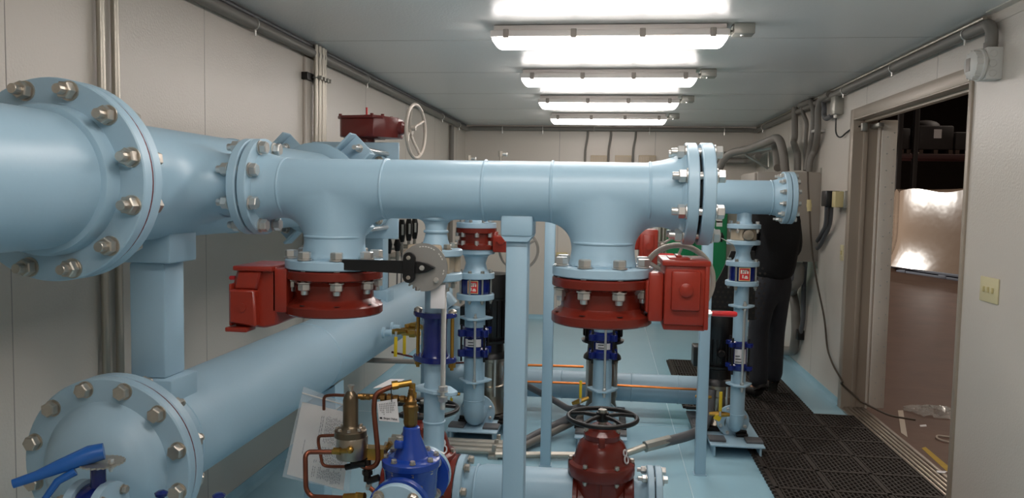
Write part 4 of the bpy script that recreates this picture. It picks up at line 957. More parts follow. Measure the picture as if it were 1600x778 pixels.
for (u, v, yy, w_) in ((607, 520, 3.9, 'nearer'), (620, 512, 4.1, 'farther')):
    q = MB(); q.lathe([(.03, 0), (.03, .012), (.018, .014), (.018, .05)], frame(PY(u, v, yy)+V((-.03, .0, 0)), X), 12); solo('threaded_boss', q, BLUE2, w_+' of two small blue bosses on the lower header by the yellow valves', 'fitting', 'threaded bosses')
q = MB(); q.tube([PY(634, 510, 4.1), PY(650, 506, 4.15), PY(660, 512, 4.2)], .013, 8); q.lathe([(.02, 0), (.02, .03)], frame(PY(642, 509, 4.12), X), 6); solo('brass_fitting', q, BRASS, 'upper brass fitting between the yellow valves and navy coupling', 'fitting', 'brass fittings')
q = MB(); q.tube([PY(628, 520, 3.9), PY(656, 522, 3.95)], .014, 8); q.lathe([(.021, 0), (.021, .03)], frame(PY(640, 521, 3.9), X), 6); solo('brass_fitting', q, BRASS, 'lower brass fitting between the yellow valves and navy coupling', 'fitting', 'brass fittings')
ball(PY(1124, 647, 4.72), (1, 0, 0), (0, 0, 1), 'yellow-handled valve beside the elbow of the right pump', None, .12, 1.2)
ball(PY(907, 626, 4.75), (1, 0, .4), (0, 0, 1), 'yellow-handled valve left of the middle pump riser', None, .12, 1.1)
ball(PY(706, 615, 5.0), (1, 0, 0), (.1, 0, -1), 'yellow-handled valve behind the lower drop pipe lug', None, .06, 1.1)
ball(PY(1099, 620, 4.95), (1, 0, 0), (0, 0, 1), 'yellow-handled valve between the right slim post and right pump', None, .08, 1)
q = MB(); q.box((-.02, -.001, -.014), (.02, .001, .014), 0, T(PY(1121, 653, 4.66)) @ M.Rotation(.5, 4, 'Y')); solo('yellow_tag', q, YELLOW, 'small yellow tag at the elbow of the right pump', 'tag')
# taps on top of discharge header
for (u, v, lab) in ((782, 241, 'small brass tap standing on the far pipe, taller of two'), (733, 248, 'small steel tap tip beyond the manifold, lower of two')):
    c = PY(u, v, DY); t = thing('gauge_tap', lab, 'tap', (c.x, DY, DZH+RD)); q = MB(); q.cyl((c.x, DY, DZH+.09), (c.x, DY, c.z-.01), .008, 8); q.lathe([(.016, -.015), (.016, .02)], T(c), 8); part('valve_body', q, DSTEEL, t)
    q = MB(); q.tube([c, c+V((.035, 0, .0))], .008, 8); q.box(c+V((.03, -.005, -.012)), c+V((.045, .005, .01)), .003); part('handle', q, STEEL, t)
# ================================================================ ELECTRICAL
def run(name, pts, r, m, lab, cat='conduit', fil=.06, grp=None, n=12): return solo(name, MB().tube(pts, r, n, fil), m, lab, cat, grp)
cx_ = XL+.036
run('conduit', [(cx_, -1.2, H-.06), (cx_, 9.74, H-.06), (cx_+.06, 9.79, H-.045), (-.2, 9.79, H-.045)], .028, PVC, 'grey conduit along the top of the left wall, turning onto the back wall', fil=.05)
run('conduit', [(XL+.03, -1.2, H-.018), (XL+.03, 9.7, H-.018)], .012, PVCD, 'thin dark conduit above the thick one along the left wall top')
run('conduit', [(-.19, 9.79, H-.045), (XR-.1, 9.79, H-.045), (XR-.04, 9.72, H-.06), (XR-.04, 4.1, H-.06), (XR-.04, 3.93, H-.06), (XR-.04, 3.9, H-.1), (XR-.04, 3.9, 2.27)], .027, PVC, 'grey conduit along the top of the back and right walls, dropping to the horn', fil=.07)
run('conduit', [(XR-.03, 4.0, H-.016), (XR-.03, 9.7, H-.016)], .011, EMT, 'thin conduit in the top corner of the right wall')
for i, (u, v) in enumerate(((400, 44), (575, 121), (692, 184), (718, 198))):
    c = PX(u, v, XL+.05); t = thing('conduit_strap', ['nearest', 'second nearest', 'third', 'farthest'][i]+' strap under the thick conduit of the left wall', 'strap', (XL, c.y, H-.1), 'conduit straps')
    q = MB(); q.torus(.03, .004, frame((cx_, c.y, H-.06), Y), 20, 6); q.cyl((cx_+.01, c.y, H-.09), (cx_+.01, c.y, H-.12), .006, 8); part('clip', q, STEEL, t)
for i, (u, v) in enumerate(((1508, 55), (1394, 105), (1318, 140), (1192, 199))):
    c = PX(u, v, XR-.05); t = thing('conduit_strap', ['nearest', 'second nearest', 'third', 'farthest'][i]+' strap under the conduit of the right wall', 'strap', (XR, c.y, H-.1), 'conduit straps')
    q = MB(); q.torus(.03, .004, frame((XR-.04, c.y, H-.06), Y), 20, 6); q.cyl((XR-.05, c.y, H-.088), (XR-.05, c.y, H-.115), .006, 8); part('clip', q, STEEL, t)
for i, (u, v) in enumerate(((785, 203), (848, 199), (1015, 206), (1132, 203))):
    c = PY(u, v, 9.77); t = thing('conduit_strap', 'strap %s on the back wall conduit' % ['left of the others', 'above the left louvre', 'above the right louvre', 'near the right corner'][i], 'strap', (c.x, YB, H-.1), 'conduit straps')
    q = MB(); q.torus(.03, .005, frame((c.x, 9.79, H-.045), X), 20, 6); q.cyl((c.x, 9.77, H-.07), (c.x, 9.77, H-.11), .008, 8); part('clip', q, STEEL, t)
for y, lab in ((PX(157.5, 60, XL+.022).y, 'left pipe of the near pair of wall conduits behind the big flange'), (PX(180, 60, XL+.022).y, 'right pipe of the near pair of wall conduits behind the big flange')):
    run('conduit', [(XL+.022, y, 0), (XL+.022, y, H)], .0145, EMT, lab, grp='near pair of wall conduits')
ya_, yb_ = PX(477, 180, XL+.015).y, PX(488, 180, XL+.015).y
q = MB(); q.box((XL, ya_, 0), (XL+.018, yb_, H-.09), .004); solo('wall_channel', q, WALLM, 'off-white raised channel strip on the left wall beside conduits', 'channel')
GYS = [PX(u_, 150, XL+.055).y for u_ in (493.5, 499, 504, 508)]
for i, y in enumerate(GYS):
    run('conduit', [(XL+.055, y, 0), (XL+.055, y, H-.01)], .014 if i < 3 else .01, EMT, ['nearest', 'second', 'third', 'farthest'][i]+' of four bright conduits in a row on the left wall', grp='row of four wall conduits')
c = PX(490, 122, XL+.05)
t = thing('strut_bracket', 'dark strut clamp holding the four wall conduits', 'bracket', (XL, 4.8, 2.24)); zb = PX(500, 124, XL+.055).z
q = MB(); q.box((XL, GYS[0]-.09, zb-.022), (XL+.038, GYS[3]+.08, zb+.022), .002); part('strut', q, BLACKM, t)
for y in GYS:
    q = MB(); q.torus(.017, .005, T(V((XL+.055, y, zb))), 18, 6); q.box((XL+.07, y-.006, zb-.012), (XL+.095, y+.006, zb+.012), .002); part('clamp', q, GALV, t)
run('conduit', [(XL+.035, 8.8, 0), (XL+.035, 8.8, H-.1)], .026, PVC, 'grey vertical conduit on the left wall near the back corner')
for i, (u, lab) in enumerate(((918.5, 'left'), (955, 'middle'), (993.5, 'right'))):
    a = PY(u, 203, 9.79); z_ = PY(u, 300, 9.79)
    run('conduit', [(a.x, 9.79, H-.05), (a.x, 9.79, 2.3), (a.x-.025, 9.79, 2.15), (a.x-.025, 9.79, 1.3)], .013, PVC, lab+' of three grey drops on the back wall by the louvres', fil=.05, grp='conduit drops on the back wall')
for i, (u0_, u1_) in enumerate(((923, 948), (961, 986), (998, 1024))):
    a = PY(u0_, 243, YB); c = PY(u1_, 262, YB); t = thing('wall_louvre', ['left', 'middle', 'right'][i]+' of three beige louvred boxes on the back wall', 'vent', (a.x, YB, c.z), 'louvred boxes on the back wall')
    q = MB(); q.box((a.x, YB-.08, c.z), (c.x, YB, a.z), .006); part('box', q, LOUV, t)
    for k in range(9):
        xx = a.x+.02+k*(c.x-a.x-.04)/8; q = MB(); q.box((xx-.004, YB-.086, c.z+.02), (xx+.004, YB-.078, a.z-.02)); part('slat', q, TAUPE, t)
# black cabling strip and gauge row on left wall, seen under the manifold
for i, (u, v0, v1, lab) in enumerate(((607, 372, 396, 'low, leftmost of the black transmitters on the left wall'), (628, 343, 378, 'tall, leftmost upright black transmitter on the left wall'), (639, 342, 376, 'tall, middle upright black transmitter on the left wall'), (648, 341, 373, 'tall, rightmost upright black transmitter on the left wall'), (621, 374, 392, 'low, second of the black transmitters on the left wall'))):
    a = PX(u, v0, XL+.1); bz = PX(u, v1, XL+.1)
    t = thing('pressure_transmitter', lab, 'gauge', (XL+.1, a.y, bz.z-.1), 'black transmitters on the left wall')
    q = MB(); q.lathe([(.02, bz.z), (.03, bz.z+.06), (.032, a.z-.05), (.02, a.z)], T((a.x, a.y, 0)), 16); part('housing', q, BLACK, t)
    if i in (1, 2, 3): q = MB(); q.box((a.x+.005, a.y-.034, bz.z+.06), (a.x+.022, a.y-.024, a.z-.04), .003); part('label_strip', q, WHITEPL, t)
    q = MB(); q.lathe([(.012, bz.z-.09), (.016, bz.z-.05), (.014, bz.z)], T((a.x, a.y, 0)), 12); q.cyl((XL, a.y, bz.z-.06), (a.x, a.y, bz.z-.06), .01, 8); part('fitting', q, GALV, t)
    q = MB(); q.tube([(a.x, a.y, bz.z-.09), (a.x, a.y, bz.z-.3), (a.x-.03, a.y+.05, bz.z-.6)], .006, 8, .1); part('cable', q, PVCD, t)
a = PX(610, 400, XL+.02); q = MB(); q.box((XL, a.y-.3, a.z-.02), (XL+.03, a.y+1.6, a.z+.02), .003); solo('mounting_rail', q, TAUPE, 'narrow rail under the black transmitters on the left wall', 'rail')
# right wall devices
c0 = PX(1548, 82, XR-.05)
t = thing('alarm_horn', 'white round alarm horn on a square back box above the door corner', 'alarm', (XR, 3.93, 2.1))
q = MB(); q.box((XR-.07, 3.865, 2.118), (XR, 3.95, 2.265), .004); bb = part('back_box', q, WHITEPL, t)
for k in range(3):
    q = MB(); q.torus(.016, .002, frame((XR-.043, 3.864, 2.145+k*.045), -Y), 20, 6); part('knockout', q, WHITEPL, bb)
q = MB(); q.lathe([(.07, 0), (.075, .006), (.075, .016), (.068, .02), (.064, .045), (.05, .055), (.02, .058)], frame((XR-.07, 3.92, 2.19), -X), 36)
for k in range(14):
    a = 2*PI*k/14; q.box((.062, -.004, .018), (.07, .004, .045), 0, frame((XR-.07, 3.92, 2.19), -X) @ M.Rotation(a, 4, 'Z'))
part('horn', q, WHITEPL, t)
q = MB(); q.box((XR-.13, 3.9, 2.16), (XR-.127, 3.94, 2.22), .001); part('front_marking', q, CLIP, t)
q = MB(); q.lathe([(.03, 2.262), (.03, 2.29)], T((XR-.04, 3.905, 0)), 14); part('conduit_hub', q, PVC, t)
t = thing('junction_box', 'grey junction box left of the door head, cable looping to the door', 'box', (XR, 6.4, 2.18))
a, c = PX(1309, 153, XR), PX(1328, 182, XR)
q = MB(); q.box((XR-.07, 6.31, 2.22), (XR, 6.43, 2.36), .005); part('box', q, GALV, t)
q = MB(); q.lathe([(.018, 2.195), (.018, 2.222)], T((XR-.04, 6.37, 0)), 8); part('gland', q, GALV, t)
q = MB(); q.tube([(XR-.04, 6.37, 2.2), (XR-.04, 6.36, 2.07), (XR-.03, 6.27, 2.03), (XR-.01, 6.17, 2.07), (XR+.0, 6.1, 2.09), (XR+.04, 5.98, 2.1)], .006, 8, .05); part('cable', q, BLACK, t)
run('conduit', [(XR-.04, 6.75, H-.075), (XR-.05, 6.68, H-.12), (XR-.05, 6.68, 2.24), (XR-.05, 6.6, 2.21), (XR-.05, 6.44, 2.22)], .02, PVCD, 'dark elbow conduit feeding the junction box by the door', fil=.06)
t = thing('light_switch', 'ivory switch plate on the near right wall', 'switch', (XR, 3.87, 1.1))
q = MB(); q.box((XR-.007, 3.775, 1.088), (XR, 3.95, 1.205), .003); pl_ = part('plate', q, IVORY, t)
for k in range(3):
    q = MB(); yy = 3.82+k*.042; q.box((XR-.016, yy-.005, 1.135), (XR-.006, yy+.005, 1.16), .002, ); part('toggle', q, BEIGE, pl_)
t = thing('light_switch', 'small ivory plate on the wall just left of the door frame', 'switch', (XR, 6.2, 1.12))
q = MB(); a = PX(1316, 395, XR); q.box((XR-.006, a.y-.04, a.z-.06), (XR, a.y+.04, a.z+.06), .003); part('plate', q, IVORY, t)
q = MB(); q.box((XR-.014, a.y-.006, a.z-.015), (XR-.005, a.y+.006, a.z+.015), .002); part('toggle', q, BEIGE, t)
# big grey enclosure
PYE = 6.86
a, c = PY(1184, 270, PYE), PY(1292, 410, PYE)
t = thing('electrical_enclosure', 'large grey enclosure on the right wall behind the person', 'panel', (1.5, 7.0, c.z))
q = MB(); q.box((a.x, PYE, c.z), (XR, 7.6, a.z+.01), .004); part('box', q, GREYBOX, t)
q = MB(); q.box((a.x-.02, PYE+.03, c.z+.01), (a.x, 7.57, a.z-.0), .004); part('door', q, GREYBOX, t)
q = MB(); q.box((XR-.012, PYE-.004, c.z-.05), (XR, PYE+.02, c.z), .002); part('mounting_tab', q, GALV, t)
q = MB(); q.box((XR-.012, PYE-.004, a.z), (XR, PYE+.02, a.z+.05), .002); part('mounting_tab', q, GALV, t)
t = thing('disconnect_switch', 'black disconnect with beige cover on the right wall beside the grey enclosure', 'switch', (XR, 6.4, 1.5))
a, c = PX(1289, 296, XR-.12), PX(1303, 322, XR-.12)
q = MB(); q.box((XR-.13, 6.2, 1.51), (XR-.03, 6.34, 1.63), .006); q.box((XR-.04, 6.23, 1.53), (XR, 6.31, 1.6)); part('switch_body', q, BLACK, t)
q = MB(); q.box((XR-.115, 6.275, 1.51), (XR-.062, 6.385, 1.62), .006) if False else None; q.box((XR-.095, 6.09, 1.505), (XR-.035, 6.18, 1.625), .004); part('front_cover', q, BEIGE, t)
q = MB(); q.box((XR-.036, 6.08, 1.5), (XR, 6.2, 1.63), .004); part('back_box', q, GALV, t)
for k, lab in enumerate(('left of the pair of grey tubes curving from the disconnect to the enclosure', 'right of the pair of grey tubes curving from the disconnect to the enclosure')):
    p0 = PY(1292+7*k, 322, 6.27); p1 = PY(1291+6*k, 352, 6.4); p2 = PY(1280+k*1, 372+k*12, 6.7); p3 = PY(1277, 376+k*12, 6.78)
    run('conduit', [p0, p1, p2, p3], .017, PVCD, lab, fil=.1)
# conduits above the enclosure
def pxs(l, x): return [PX(u, v, x) for u, v in l]
WX = XR-.06
run('conduit', pxs([(1242, 168), (1242, 214), (1240, 222)], WX)+[PY(1246, 240, 7.1), PY(1246, 266, 7.1)], .03, PVC, 'grey conduit dropping straight from the ceiling run to the enclosure', fil=.05)
run('conduit', pxs([(1253, 162), (1254, 175), (1261, 192), (1259, 215)], WX)+[PY(1258, 266, 7.1)], .018, PVC, 'thin bent grey conduit second from the left above the enclosure', fil=.05)
run('conduit', pxs([(1250, 165), (1267, 158), (1272, 168), (1271, 205)], WX)+[PY(1264, 240, 7.05), PY(1259, 266, 7.05)], .026, PVC, 'curved grey conduit third above the enclosure', fil=.09)
run('conduit', pxs([(1296, 147), (1282, 155), (1278, 170), (1278, 208)], WX)+[PY(1273, 235, 7.0), PY(1265, 250, 7.0), PY(1264, 268, 7.0)], .027, PVC, 'curved grey conduit nearest the door above the enclosure', fil=.09)
q = MB(); a = PX(1274, 205, WX); q.box((a.x-.02, a.y-.07, a.z-.012), (XR, a.y+.09, a.z+.012), .003); solo('conduit_clamp', q, STEEL, 'shiny clamp on the two curved conduits above the enclosure', 'clamp')
run('conduit', [PY(1120, 300, 8.2), PY(1123, 262, 8.2), PY(1138, 239, 8.1), PY(1170, 233, 7.9), PY(1200, 221, 7.3), PY(1217, 213, 7.15), PY(1224, 238, 7.1), PY(1227, 268, 7.1)], .037, PVC, 'thick grey conduit arching from the green cabinet side to the enclosure', fil=.12)
run('conduit', [PY(1085, 241, 9.75), PY(1170, 243, 9.6), PY(1212, 225, 7.6), PY(1216, 262, 7.2)], .04, PVC, 'lower grey conduit from the back wall to the enclosure', fil=.12)
run('conduit', [PY(1085, 251, 9.75), PY(1170, 252, 9.6), PY(1185, 244, 8.5)], .035, PVC, 'short grey conduit under the others at the back right', fil=.1)
run('conduit', [PY(1044, 262, 9.7), PY(1052, 248, 9.7), PY(1066, 243, 9.7), PY(1090, 243, 9.7)], .03, PVC, 'grey elbow conduit rising behind the manifold end flange', fil=.1)
t = thing('pipe_bracket', 'triangular steel bracket under the arching conduit', 'bracket', PY(1200, 262, 8.0))
q = MB(); q.tube([PY(1164, 241, 8.0), PY(1200, 263, 8.0)], .014, 6); q.tube([PY(1201, 236, 8.0), PY(1201, 263, 8.0)], .01, 6); q.tube([PY(1160, 239, 8.0), PY(1222, 228, 7.6)], .016, 6); part('strut', q, GALV, t)
# conduits below enclosure
run('conduit', [PY(1250, 410, 6.95), PY(1248, 440, 6.95), PY(1240, 448, 6.95)]+pxs([(1238, 456), (1243, 480), (1244, 520), (1240, 548), (1228, 548), (1215, 545)], XR-.05), .042, PVC, 'thick grey conduit looping down the right wall below the enclosure', fil=.06)
run('conduit', [PY(1258, 410, 6.9)]+pxs([(1256, 440), (1255, 500), (1251, 520)], XR-.03), .02, PVCD, 'thin dark conduit beside the thick loop below the enclosure', fil=.06)
run('conduit', [PY(1244, 410, 7.0), PY(1240, 435, 7.0), PY(1225, 450, 7.0), PY(1215, 445, 7.0)], .035, PVCD, 'dark looped hose right behind the person\'s waist', fil=.06)
q = MB(); a = PX(1250, 522, XR-.03); q.box((a.x-.03, a.y-.04, a.z-.05), (a.x+.03, a.y+.05, a.z+.04), .008); solo('conduit_box', q, BLACKM, 'small dark fitting at the foot of the thin conduit', 'box')
# power cord
t = thing('power_cord', 'dark cord hanging down the right wall and out through the door', 'cord', (XR-.08, 6.6, 1.0))
q = MB(); q.tube(pxs([(1262, 270), (1264, 300), (1264.5, 318)], 1.62)[:0]+[PY(1262, 268, 6.72), PY(1263, 300, 6.72), PY(1265, 330, 6.71), PY(1268, 390, 6.68), PY(1276, 440, 6.62), PY(1289, 500, 6.5), PY(1292, 545, 6.45), PX(1302, 572, XR-.04), PX(1318, 598, XR-.02), V((XR-.02, 6.02, PX(1330, 612, XR-.02).z)), PY(1345, 627, 5.96)], .0075, 8, .2)
q.tube([PY(1345, 627, 5.96), PZ(1372, 641, .03), PZ(1392, 650, .005), PZ(1430, 656, -.02)], .0075, 8, .1); part('cable', q, CORD, t)
q = MB(); q.cyl(PY(1264, 312, 6.715), PY(1264.5, 330, 6.71), .018, 12); q.cyl(PY(1264.2, 318, 6.712), PY(1264.4, 324, 6.712), .021, 12); part('connector', q, BEIGE, t)
# green cabinet
a, c = PY(1046, 281, 9.5), PY(1133, 456, 9.5)
t = thing('green_cabinet', 'green electrical cabinet on the back wall behind the manifold end', 'cabinet', ((a.x+c.x)/2, 9.6, c.z))
q = MB(); q.box((a.x, 9.5, c.z), (c.x, YB-.003, a.z), .01); part('box', q, GREEN, t)
mxx = PY(1085, 400, 9.5).x
for (p, r_) in ((a.x+.01, mxx-.005), (mxx+.005, c.x-.01)):
    q = MB(); q.box((p, 9.475, c.z+.01), (r_, 9.5, a.z-.01), .008); dd = part('door', q, GREEN, t)
for (u, v, w, h, m_) in ((1124, 341, .035, .045, WHITEPL), (1124, 350, .035, .03, WHITEPL), (1124, 346.5, .035, .008, REDPL)):
    p = PY(u, v, 9.47); q = MB(); q.box((p.x-w, 9.472, p.z-h), (p.x+w, 9.476, p.z+h)); part('warning_sticker', q, m_, t)
p = PY(1124, 340, 9.47); q = MB(); q.prism([(-.02, -.015), (.02, -.015), (0, .02)], 0, .001, frame((p.x, 9.472, p.z), -Y, Z)); part('warning_symbol', q, INK, t)
p = PY(1127, 370, 9.47); q = MB(); q.lathe([(.03, 0), (.03, .02)], frame((p.x, 9.476, p.z), -Y), 16); q.box((p.x-.012, 9.44, p.z-.06), (p.x+.012, 9.46, p.z+.05), .005); part('handle', q, BLACK, t)
# pale panel, conduits left of the cabinet
for i, u in enumerate((1030, 1036, 1041)):
    a = PY(u, 400, 9.77); run('conduit', [(a.x, 9.77, .1), (a.x, 9.77, 1.95)], .02, EMT, ['left', 'middle', 'right'][i]+' of three upright conduits beside the green cabinet', grp='upright conduits at the back')
t = thing('wall_cabinet', 'tall off-white panel on the back wall left of the green cabinet', 'cabinet', (.6, YB, .3))
a, c = PY(1003, 340, 9.8), PY(1027, 462, 9.8); q = MB(); q.box((a.x, 9.77, c.z), (c.x, YB, a.z), .006); part('panel', q, WHITEPL, t); q = MB(); q.box((c.x-.05, 9.755, (a.z+c.z)/2-.05), (c.x-.03, 9.77, (a.z+c.z)/2+.05), .004); part('handle', q, CLIP, t)
a = PY(878, 400, 9.8); t = thing('thermostat', 'small beige device on the back wall left of the right drop branch', 'thermostat', (a.x, YB, a.z)); q = MB(); q.box((a.x-.07, 9.77, a.z-.045), (a.x+.07, YB, a.z+.045), .006); part('housing', q, BEIGE, t); q = MB(); q.box((a.x+.07, 9.78, a.z-.03), (a.x+.11, 9.82, a.z-.01), .004); part('connector', q, GALV, t)
# floor conduits
for i, (v, r) in enumerate(((688, .02), (694, .022), (701, .022))):
    a = PZ(700, v, .03); run('conduit', [(-1.3, a.y, .03), (PZ(818, v, .03).x, a.y, .03)], r, EMT, ['rear', 'middle', 'front'][i]+' of three floor conduits left of the manifold post', grp='floor conduits')
a = PZ(705, 704, .03)
run('conduit', [(-.62, a.y-.02, .028), PZ(905, 711, .028), PZ(950, 713, .028), PZ(965, 712, .028), PZ(985, 706, .05), PZ(1018, 694, .09)], .02, EMT, 'bright floor conduit passing behind the front gate valve', fil=.06)
run('conduit', [PZ(1012, 697, .08), PZ(1080, 680, .12), PY(1100, 668, 4.95), PY(1108, 640, 5.0), PY(1112, 610, 5.05)], .03, PVCD, 'dark flexible conduit rising from the floor to the right pump', fil=.08)
q = MB(); p0, p1 = PZ(1008, 698, .08), PZ(1046, 688, .1); q.tube([p0, p1], .034, 8); solo('conduit_connector', q, GALV, 'steel connector joining bright and dark floor conduits right of the gate valve', 'fitting')
run('conduit', [PZ(812, 596, .3), PZ(822, 602, .25), PZ(860, 622, .12), PZ(890, 640, .1), PZ(905, 636, .14)], .022, PVCD, 'upper dark flexible conduit running to the middle pump', fil=.1)
run('conduit', [PZ(800, 702, .03), PZ(828, 684, .05), PZ(868, 664, .07), PZ(893, 652, .12), PZ(900, 640, .2)], .026, PVCD, 'front dark flexible conduit curving up to the middle pump', fil=.1)
run('conduit', [PZ(805, 703, .03), PZ(850, 682, .05), PZ(895, 660, .07), PZ(912, 648, .12)], .022, PVC, 'grey conduit just behind the front flexible one', fil=.1)
c = PZ(776, 697, .03); t = thing('strut_bracket', 'small steel strut clamp on the floor conduits', 'bracket', (c.x, c.y, 0)); q = MB(); q.box((c.x-.03, c.y-.16, 0), (c.x+.03, c.y+.16, .02), .002); part('strut', q, GALV, t)
for k in range(3): q = MB(); q.box((c.x-.012, c.y-.12+k*.1, .02), (c.x+.012, c.y-.1+k*.1, .075), .003); part('clamp', q, GALV, t)
q = MB(); p0 = PY(585, 563, 4.4); q.tube([PX(540, 561, -1.55), PY(585, 563, 4.4), PY(650, 565, 4.6)], .016, 8, 0); solo('conduit', q, PVC, 'straight grey conduit passing left of the navy coupling below the lower header', 'conduit')
# ================================================================ MATS
def rmat(x0, x1, y0, y1, lab, nx, ny):
    q = MB(); h = .02; cw = (x1-x0)/nx; cl = (y1-y0)/ny
    for i in range(nx+1): xx = x0+i*cw; q.box((xx-.012, y0, 0), (xx+.012, y1, h))
    for j in range(ny+1): yy = y0+j*cl; q.box((x0-.008, yy-.012, 0), (x1+.008, yy+.012, h))
    for i in range(nx):
        nb = max(3, int(cw/.024))
        for k in range(1, nb): xx = x0+i*cw+k*cw/nb; q.box((xx-.004, y0, .0), (xx+.004, y1, h-.002))
        for j in range(ny):
            nr = max(2, int(cl/.042))
            for k in range(nb):
                for r in range(1, nr):
                    yy = y0+j*cl+(r+(.5 if k % 2 else 0)-.25)*cl/nr; xx = x0+i*cw+k*cw/nb; q.box((xx, yy-.006, 0), (xx+cw/nb, yy+.006, h-.004))
    nt_ = int((y1-y0)/.05)
    for k in range(nt_):
        yy = y0+(k+.5)*(y1-y0)/nt_
        for xx in (x0-.018, x1+.018): q.box((xx-.012, yy-.014, 0), (xx+.012, yy+.014, h-.003))
    solo('rubber_mat', q, RUBBER, lab, 'mat', 'rubber mats')
ml = PZ(1196, 745, .0)
rmat(.93, 1.795, 3.6, 5.76, 'black perforated rubber mat in front of the doorway', 3, 7)
rmat(.62, 1.49, 5.8, 7.5, 'black perforated rubber mat under the person\'s feet', 3, 6)
# ================================================================ PERSON
def skin_mesh(verts, edges, radii, name, root=0, sub=2):
    me = bpy.data.meshes.new(name); me.from_pydata([tuple(v) for v in verts], edges, []); o = bpy.data.objects.new(name, me); COL.objects.link(o)
    md = o.modifiers.new('s', 'SKIN'); md.use_smooth_shade = True
    for i, r in enumerate(radii):
        sv = me.skin_vertices[0].data[i]; sv.radius = r if isinstance(r, tuple) else (r, r); sv.use_root = (i == root)
    sb = o.modifiers.new('u', 'SUBSURF'); sb.levels = sub; sb.render_levels = sub
    dg = bpy.context.evaluated_depsgraph_get(); m2 = bpy.data.meshes.new_from_object(o.evaluated_get(dg))
    bpy.data.objects.remove(o); m2.polygons.foreach_set('use_smooth', [True]*len(m2.polygons)); return m2
pbx, pby = 1.275, 6.2
PM = T(V((pbx, pby, .02))) @ M.Rotation(.55, 4, 'Z')      # faces +y rotated to the left
t = thing('person', 'person in black hooded top and dark jeans seen from behind beside the right pump', 'person', (pbx, pby, .013))
J = dict(pel=(0, 0, .93), wst=(0, -.01, 1.05), chs=(0, .01, 1.27), nbs=(0, .03, 1.42), nk=(0, .07, 1.46), hd0=(0, .11, 1.51), hd1=(0, .145, 1.575), hdt=(0, .15, 1.63),
         ls=(-.18, .02, 1.38), le=(-.2, .08, 1.12), lw=(-.05, .26, 1.14), lh=(-.02, .31, 1.15), rs=(.18, .02, 1.38), re=(.25, .03, 1.12), rw=(.13, .24, 1.12), rh=(.1, .3, 1.13),
         lhp=(-.08, 0, .84), lk=(-.10, .03, .49), la=(-.1, -.01, .1), lt=(-.105, .12, .035), rhp=(.08, 0, .84), rk=(.13, .09, .49), ra=(.16, .12, .1), rt=(.17, .25, .035))
def sk(names, edges, rad, nm, root=0, sub=2):
    ids = {n: i for i, n in enumerate(names)}
    return skin_mesh([V(J[n]) for n in names], [(ids[a], ids[b]) for a, b in edges], rad, nm, root, sub)
nm_ = ['pel', 'wst', 'chs', 'nbs', 'nk', 'hd0', 'hd1', 'hdt', 'ls', 'le', 'lw', 'lh', 'rs', 're', 'rw', 'rh', 'lhp', 'lk', 'la', 'lt', 'rhp', 'rk', 'ra', 'rt']
rad = [(.085, .065), (.09, .07), (.12, .085), (.07, .06), (.055, .055), (.07, .085), (.075, .095), (.045, .06), .055, .042, .03, .028, .055, .042, .03, .028, .06, .05, .035, .016, .06, .05, .035, .016]
ed = [('pel', 'wst'), ('wst', 'chs'), ('chs', 'nbs'), ('nbs', 'nk'), ('nk', 'hd0'), ('hd0', 'hd1'), ('hd1', 'hdt'), ('chs', 'ls'), ('ls', 'le'), ('le', 'lw'), ('lw', 'lh'), ('chs', 'rs'), ('rs', 're'), ('re', 'rw'), ('rw', 'rh'), ('pel', 'lhp'), ('lhp', 'lk'), ('lk', 'la'), ('la', 'lt'), ('pel', 'rhp'), ('rhp', 'rk'), ('rk', 'ra'), ('ra', 'rt')]
# fingers
for side, sx in (('l', -1), ('r', 1)):
    hx, hy, hz = J[side+'h']
    for k in range(4):
        a = side+'f%d' % k; J[a] = (hx+(k-1.5)*.018, hy+.035, hz+.005); J[a+'b'] = (hx+(k-1.5)*.019, hy+.065-abs(k-1.4)*.006, hz-.008); J[a+'c'] = (hx+(k-1.5)*.019, hy+.08-abs(k-1.4)*.008, hz-.03)
        nm_ += [a, a+'b', a+'c']; rad += [.0095, .0085, .0075]; ed += [(side+'h', a), (a, a+'b'), (a+'b', a+'c')]
    a = side+'th'; J[a] = (hx-sx*.035, hy+.0, hz+.0); J[a+'b'] = (hx-sx*.042, hy+.03, hz-.01); nm_ += [a, a+'b']; rad += [.0105, .009]; ed += [(side+'h', a), (a, a+'b')]
me = sk(nm_, ed, rad, 'body', 0); me.materials.append(SKIN); inst('body', me, t, PM)
J['hb'] = (0, 0, .9)
me = sk(['hb', 'wst', 'chs', 'nbs', 'ls', 'le', 'lw', 'rs', 're', 'rw'], [('hb', 'wst'), ('wst', 'chs'), ('chs', 'nbs'), ('chs', 'ls'), ('ls', 'le'), ('le', 'lw'), ('chs', 'rs'), ('rs', 're'), ('re', 'rw')], [(.19, .155), (.18, .145), (.19, .14), (.1, .095), .088, .07, .048, .088, .07, .048], 'hooded_top', 0); me.materials.append(HOOD); inst('hooded_top', me, t, PM)
J['hdl'] = (0, -.06, 1.44); J['hdm'] = (0, -.02, 1.47)
me = sk(['hdl', 'hdm', 'nk'], [('hdl', 'hdm'), ('hdm', 'nk')], [(.1, .05), (.11, .06), (.075, .07)], 'hood', 0); me.materials.append(HOOD); inst('hood', me, t, PM)
J['lan'] = (-.1, -.005, .07); J['ran'] = (.16, .12, .07)
J['jw'] = (0, 0, 1.06); J['jp'] = (0, 0, .9); J['jl'] = (-.075, .005, .78); J['jr'] = (.09, .02, .78)
